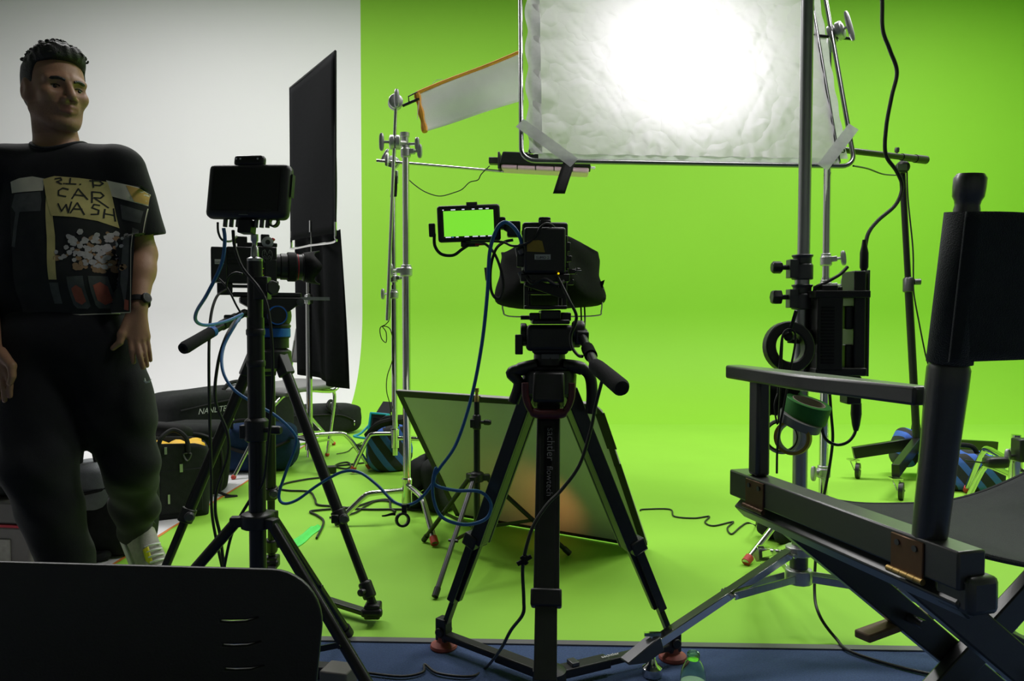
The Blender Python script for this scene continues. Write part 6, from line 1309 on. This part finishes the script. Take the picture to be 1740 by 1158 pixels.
# blue cable slung from the middle camera across to the left one
bc = cable('video_cable', 'long blue cable slung between the two cameras with a loop', [at(889, 432, 1.60), at(884, 405, 1.59), at(872, 386, 1.58), at(857, 378, 1.58), at(843, 392, 1.58), at(832, 430, 1.58), at(828, 500, 1.60), at(818, 590, 1.64), at(800, 680, 1.70), at(775, 755, 1.76), at(748, 795, 1.80), at(738, 812, 1.80), at(742, 826, 1.80), at(775, 834, 1.79), at(815, 836, 1.78), at(834, 856, 1.78), at(826, 882, 1.78), at(790, 892, 1.78), at(752, 880, 1.78), at(737, 850, 1.79), at(736, 815, 1.80), at(741, 796, 1.80), at(735, 822, 1.83), at(712, 850, 1.86), at(690, 859, 1.88), at(668, 852, 1.90), at(640, 824, 1.93), at(610, 803, 1.96), at(580, 803, 1.98), at(540, 825, 2.0), at(505, 850, 2.0), at(482, 856, 2.0), at(474, 842, 2.0), at(485, 805, 1.98), at(502, 760, 1.96), at(500, 738, 1.95), at(470, 708, 1.94), at(430, 685, 1.93), at(395, 660, 1.93), at(378, 628, 1.95), at(380, 590, 2.0), at(400, 552, 2.05), at(411, 536, 2.1)], .0041, 'blue_cable')
cable('video_cable', 'blue cable dropping from the dark monitor in a wide loop', [at(380, 388, 1.63), at(382, 410, 1.63), at(376, 450, 1.63), at(352, 500, 1.66), at(334, 530, 1.72), at(334, 547, 1.78), at(352, 553, 1.85), at(385, 546, 1.95), at(412, 534, 2.05)], .0042, 'blue_cable')
mb = MB(); c = at(684, 884, 1.86); mb.ring(c, (.35, -.9, .2), .0185, .0125, .016, 24); mb.box(at(687, 866, 1.87), (.012, .012, .026)); mb.box(at(690, 860, 1.875), (.02, .010, .010)); solo(mb, 'cable_clip', 'black_plastic', 'round black cable clip hanging on the sagging blue cable', 'clip', bevel=.001)
mb = MB(); mb.grid(lambda u, v: lerp(at(672, 874, 1.87), at(649, 877, 1.86), u) + V(0, .004 * math.sin(u * 6), (v - .5) * .008 * (1 - .6 * u)), 8, 2); solo(mb, 'hook_strap', 'black_matte', 'loose black cable strap beside the round clip', 'strap', solid=.002)
cable('power_cable', 'black cable from the dark monitor down past the thick stand', [at(396, 392, 1.63), at(399, 420, 1.62), at(412, 455, 1.61), at(440, 490, 1.60), at(454, 520, 1.60), at(462, 580, 1.60), at(463, 660, 1.605), at(455, 760, 1.61), at(447, 820, 1.625), at(425, 850, 1.66), at(395, 905, 1.7), at(380, 970, 1.75)], .0036)
cable('power_cable', 'thin black cable hanging left of the thick stand', [at(370, 378, 1.63), at(371, 395, 1.63), at(378, 408, 1.64), at(392, 410, 1.7), at(402, 402, 1.8)], .0026)
cable('power_cable', 'black cable hanging straight down under the pan handle', [at(384, 492, 2.18), at(368, 505, 2.15), at(358, 540, 2.1), at(355, 600, 2.05), at(356, 700, 2.05), at(359, 800, 2.05), at(360, 870, 2.05), at(369, 925, 2.06), at(381, 980, 2.08)], .004)
cable('power_cable', 'black cable curving down beside the left tripod leg', [at(400, 545, 2.1), at(383, 575, 2.02), at(370, 620, 2.0), at(366, 680, 2.0), at(386, 735, 2.0), at(387, 775, 2.0), at(369, 830, 2.0), at(366, 870, 2.0), at(374, 910, 2.02), at(379, 950, 2.03), at(384, 985, 2.05)], .0045)
cable('power_cable', 'short black cable under the left camera battery', [at(372, 474, 2.14), at(382, 484, 2.14), at(392, 500, 2.14), at(402, 520, 2.14), at(411, 535, 2.14)], .003)
cable('power_cable', 'thin curved cable at the left camera battery', [at(384, 490, 2.12), at(388, 472, 2.12), at(400, 464, 2.12), at(412, 466, 2.12)], .0032)
# middle camera cables
cable('power_cable', 'black cable looping under the small green monitor', [at(738, 398, 1.66), at(739, 418, 1.65), at(750, 432, 1.65), at(770, 434, 1.65), at(785, 424, 1.65), at(800, 414, 1.66)], .0036)
cable('power_cable', 'black cable loop dropping beside the prompter hood', [at(792, 412, 1.65), at(820, 413, 1.64), at(838, 428, 1.63), at(850, 455, 1.62), at(855, 485, 1.62), at(850, 505, 1.62), at(841, 506, 1.62), at(834, 490, 1.62), at(834, 455, 1.62), at(842, 425, 1.62), at(856, 412, 1.63), at(872, 408, 1.63)], .0032)
cable('power_cable', 'thin cable arching over the middle camera battery', [at(800, 410, 1.63), at(850, 411, 1.60), at(870, 418, 1.58), at(890, 416, 1.57), at(908, 404, 1.57), at(920, 385, 1.57), at(932, 380, 1.58), at(945, 390, 1.60), at(952, 410, 1.61)], .0026)
cable('power_cable', 'black cable from the middle camera to its pan handle', [at(945, 466, 1.575), at(955, 486, 1.57), at(968, 512, 1.56), at(979, 535, 1.56), at(977, 552, 1.57), at(970, 570, 1.57), at(972, 590, 1.56), at(982, 604, 1.55), at(990, 606, 1.54)], .0034)
cable('power_cable', 'long black cable falling from the pan handle to the carpet', [at(1024, 644, 1.40), at(1012, 690, 1.42), at(1004, 730, 1.42), at(985, 790, 1.41), at(955, 832, 1.40), at(930, 858, 1.38), at(906, 895, 1.36), at(892, 940, 1.35), at(888, 970, 1.36), at(890, 1020, 1.37), at(888, 1045, 1.38), at(868, 1072, 1.45), at(850, 1105, 1.55), gnd(826, 1135, .006), gnd(800, 1150, .006), gnd(745, 1145, .006), gnd(722, 1130, .006), gnd(718, 1143, .006), gnd(680, 1150, .006), gnd(610, 1142, .006)], .0034)
mb = MB(); c = at(890, 954, 1.345)
for k in range(4): mb.beam(c + V(-.012 + .006 * k, 0, -.006), c + V(.014 - .006 * k, .003, .008), .005, .008)
solo(mb, 'cable_tie', 'black_matte', 'knotted black cable tie on the front tripod leg', 'strap', bevel=.001)
cable('power_cable', 'pair of thin wires below the prompter hood', [at(987, 518, 2.04), at(988, 550, 1.95), at(988, 570, 1.85)], .0022)
cable('power_cable', 'second thin wire below the prompter hood', [at(993, 518, 2.04), at(994, 545, 1.95), at(992, 572, 1.82)], .0022)
mb = MB(); c = at(827, 466, 1.60); mb.box(c, (.008, .002, .028), Matrix.Rotation(R(-6), 3, 'Y')); solo(mb, 'cable_flag', 'dim_label', 'small paper tag on the blue cable beside the hood', 'tag')
# right side cables
cable('lamp_cable', 'thick black cable hanging from above to the power supply', [K + V(.10, .02, 2.80), K + V(.24, .05, 2.72), at(1494, -190, 2.05), at(1495, -90, 2.05), at(1499, 0, 2.05), at(1500, 50, 2.05), at(1512, 85, 2.05), at(1524, 122, 2.05), at(1515, 165, 2.05), at(1506, 215, 2.05), at(1505, 262, 2.05), at(1524, 292, 2.05), at(1533, 318, 2.05), at(1522, 348, 2.04), at(1492, 375, 2.02), at(1475, 398, 2.0), at(1469, 430, 1.98)], .0052)
cable('lamp_cable', 'thin cable from the boom arm to the silk frame corner', [at(1450, 282, 2.75), at(1475, 287, 3.1), at(1500, 296, 3.4), at(1522, 298, 3.8)], .0035)
cable('lamp_cable', 'thin cable running down beside the rolling stand pole', [at(1541, 288, 3.9), at(1543, 340, 3.9), at(1551, 420, 3.9), at(1552, 470, 3.9), at(1553, 500, 3.9), at(1562, 550, 3.9), at(1572, 600, 3.9), at(1582, 640, 3.9), at(1590, 700, 3.9), at(1600, 745, 3.9)], .004)
cable('lamp_cable', 'black cable from the power supply plug looping to the big stand', [at(1455, 710, 1.97), at(1453, 735, 1.97), at(1440, 752, 1.97), at(1420, 756, 1.97), at(1402, 745, 1.97), at(1396, 722, 1.97), at(1397, 700, 1.97)], .0042)
cable('lamp_cable', 'black cable hanging from the battery behind the armrest', [at(1408, 640, 2.02), at(1412, 700, 2.02), at(1415, 745, 2.02), at(1410, 790, 2.04), at(1403, 828, 2.06), at(1390, 900, 2.1), at(1384, 1000, 2.05), at(1392, 1045, 1.98), at(1420, 1085, 1.95), gnd(1450, 1110, .006), gnd(1560, 1142, .006), gnd(1640, 1150, .006), gnd(1735, 1140, .006)], .0042)
cable('lamp_cable', 'twisted cable strap on top of the power supply', [at(1440, 454, 1.97), at(1428, 466, 1.96), at(1415, 474, 1.95), at(1400, 482, 1.95), at(1386, 489, 1.95), at(1382, 505, 1.96), at(1380, 530, 1.98)], .0045)
cable('floor_cable', 'thin wavy black cable on the green floor right of the board', [gnd(1088, 868, .004), gnd(1094, 866, .004), gnd(1138, 866, .004), gnd(1146, 878, .004), gnd(1180, 881, .004), gnd(1205, 878, .004), gnd(1198, 888, .004), gnd(1212, 894, .004), gnd(1240, 888, .004), gnd(1246, 888, .004), gnd(1236, 898, .004), gnd(1243, 908, .004), gnd(1258, 896, .004), gnd(1270, 889, .004), gnd(1284, 893, .004), at(1286, 880, 2.9), at(1290, 860, 2.95)], .0035)
cable('floor_cable', 'black cable crossing the floor at the right edge', [gnd(1640, 1020, .005), gnd(1680, 1040, .005), gnd(1705, 1058, .005), gnd(1728, 1078, .005), gnd(1760, 1090, .005)], .0045)
# left floor cables
z = .006
cable('floor_cable', 'black cable snaking on the floor from the adapter', [gnd(546, 812, z), gnd(520, 815, z), gnd(485, 822, z), gnd(474, 830, z), gnd(490, 834, z), gnd(525, 836, z), gnd(535, 848, z), gnd(540, 858, z), gnd(570, 861, z), gnd(620, 866, z), gnd(680, 866, z), gnd(760, 867, z)], .005)
cable('floor_cable', 'black cable loop lying under the bent stand leg', [gnd(538, 915, z), gnd(550, 888, z), gnd(540, 877, z), gnd(527, 870, z), gnd(545, 867, z), gnd(600, 862, z), gnd(635, 852, z), gnd(660, 850, z), gnd(664, 864, z), gnd(672, 870, z)], .005)
cable('floor_cable', 'black cable weaving between stand legs', [gnd(560, 880, z), gnd(600, 873, z), gnd(622, 860, z), gnd(640, 852, z), gnd(665, 853, z), gnd(690, 862, z), gnd(720, 866, z)], .0045)
cable('floor_cable', 'thin black cable loop by the power adapter', [gnd(562, 803, z), gnd(572, 790, z), gnd(590, 786, z), gnd(596, 792, z), gnd(588, 797, z), gnd(570, 793, z), gnd(600, 789, z), gnd(632, 784, z), gnd(645, 770, z)], .005)
cable('floor_cable', 'thin wire from the teal light panel along the floor', [gnd(615, 752, z), gnd(600, 760, z), gnd(590, 768, z), gnd(572, 772, z)], .003)
cable('light_cable', 'thin black wire from the strip softbox to the chrome stand', [at(832, 282, 4.02), at(818, 296, 4.02), at(812, 306, 4.02), at(798, 310, 4.02), at(785, 322, 4.02), at(770, 328, 4.02), at(752, 333, 4.02), at(738, 332, 4.02), at(720, 325, 4.02), at(704, 314, 4.02), at(694, 305, 4.02)], .0028)
cable('light_cable', 'thin wire twisting down the slim chrome stand', [at(663, 505, 4.08), at(662, 540, 4.08), at(656, 551, 4.08), at(646, 558, 4.08), at(648, 575, 4.08), at(656, 582, 4.08), at(656, 565, 4.08), at(650, 555, 4.08), at(663, 560, 4.08), at(669, 590, 4.08), at(666, 615, 4.08), at(658, 640, 4.08), at(657, 665, 4.08), at(663, 690, 4.10), at(664, 715, 4.15)], .0026)
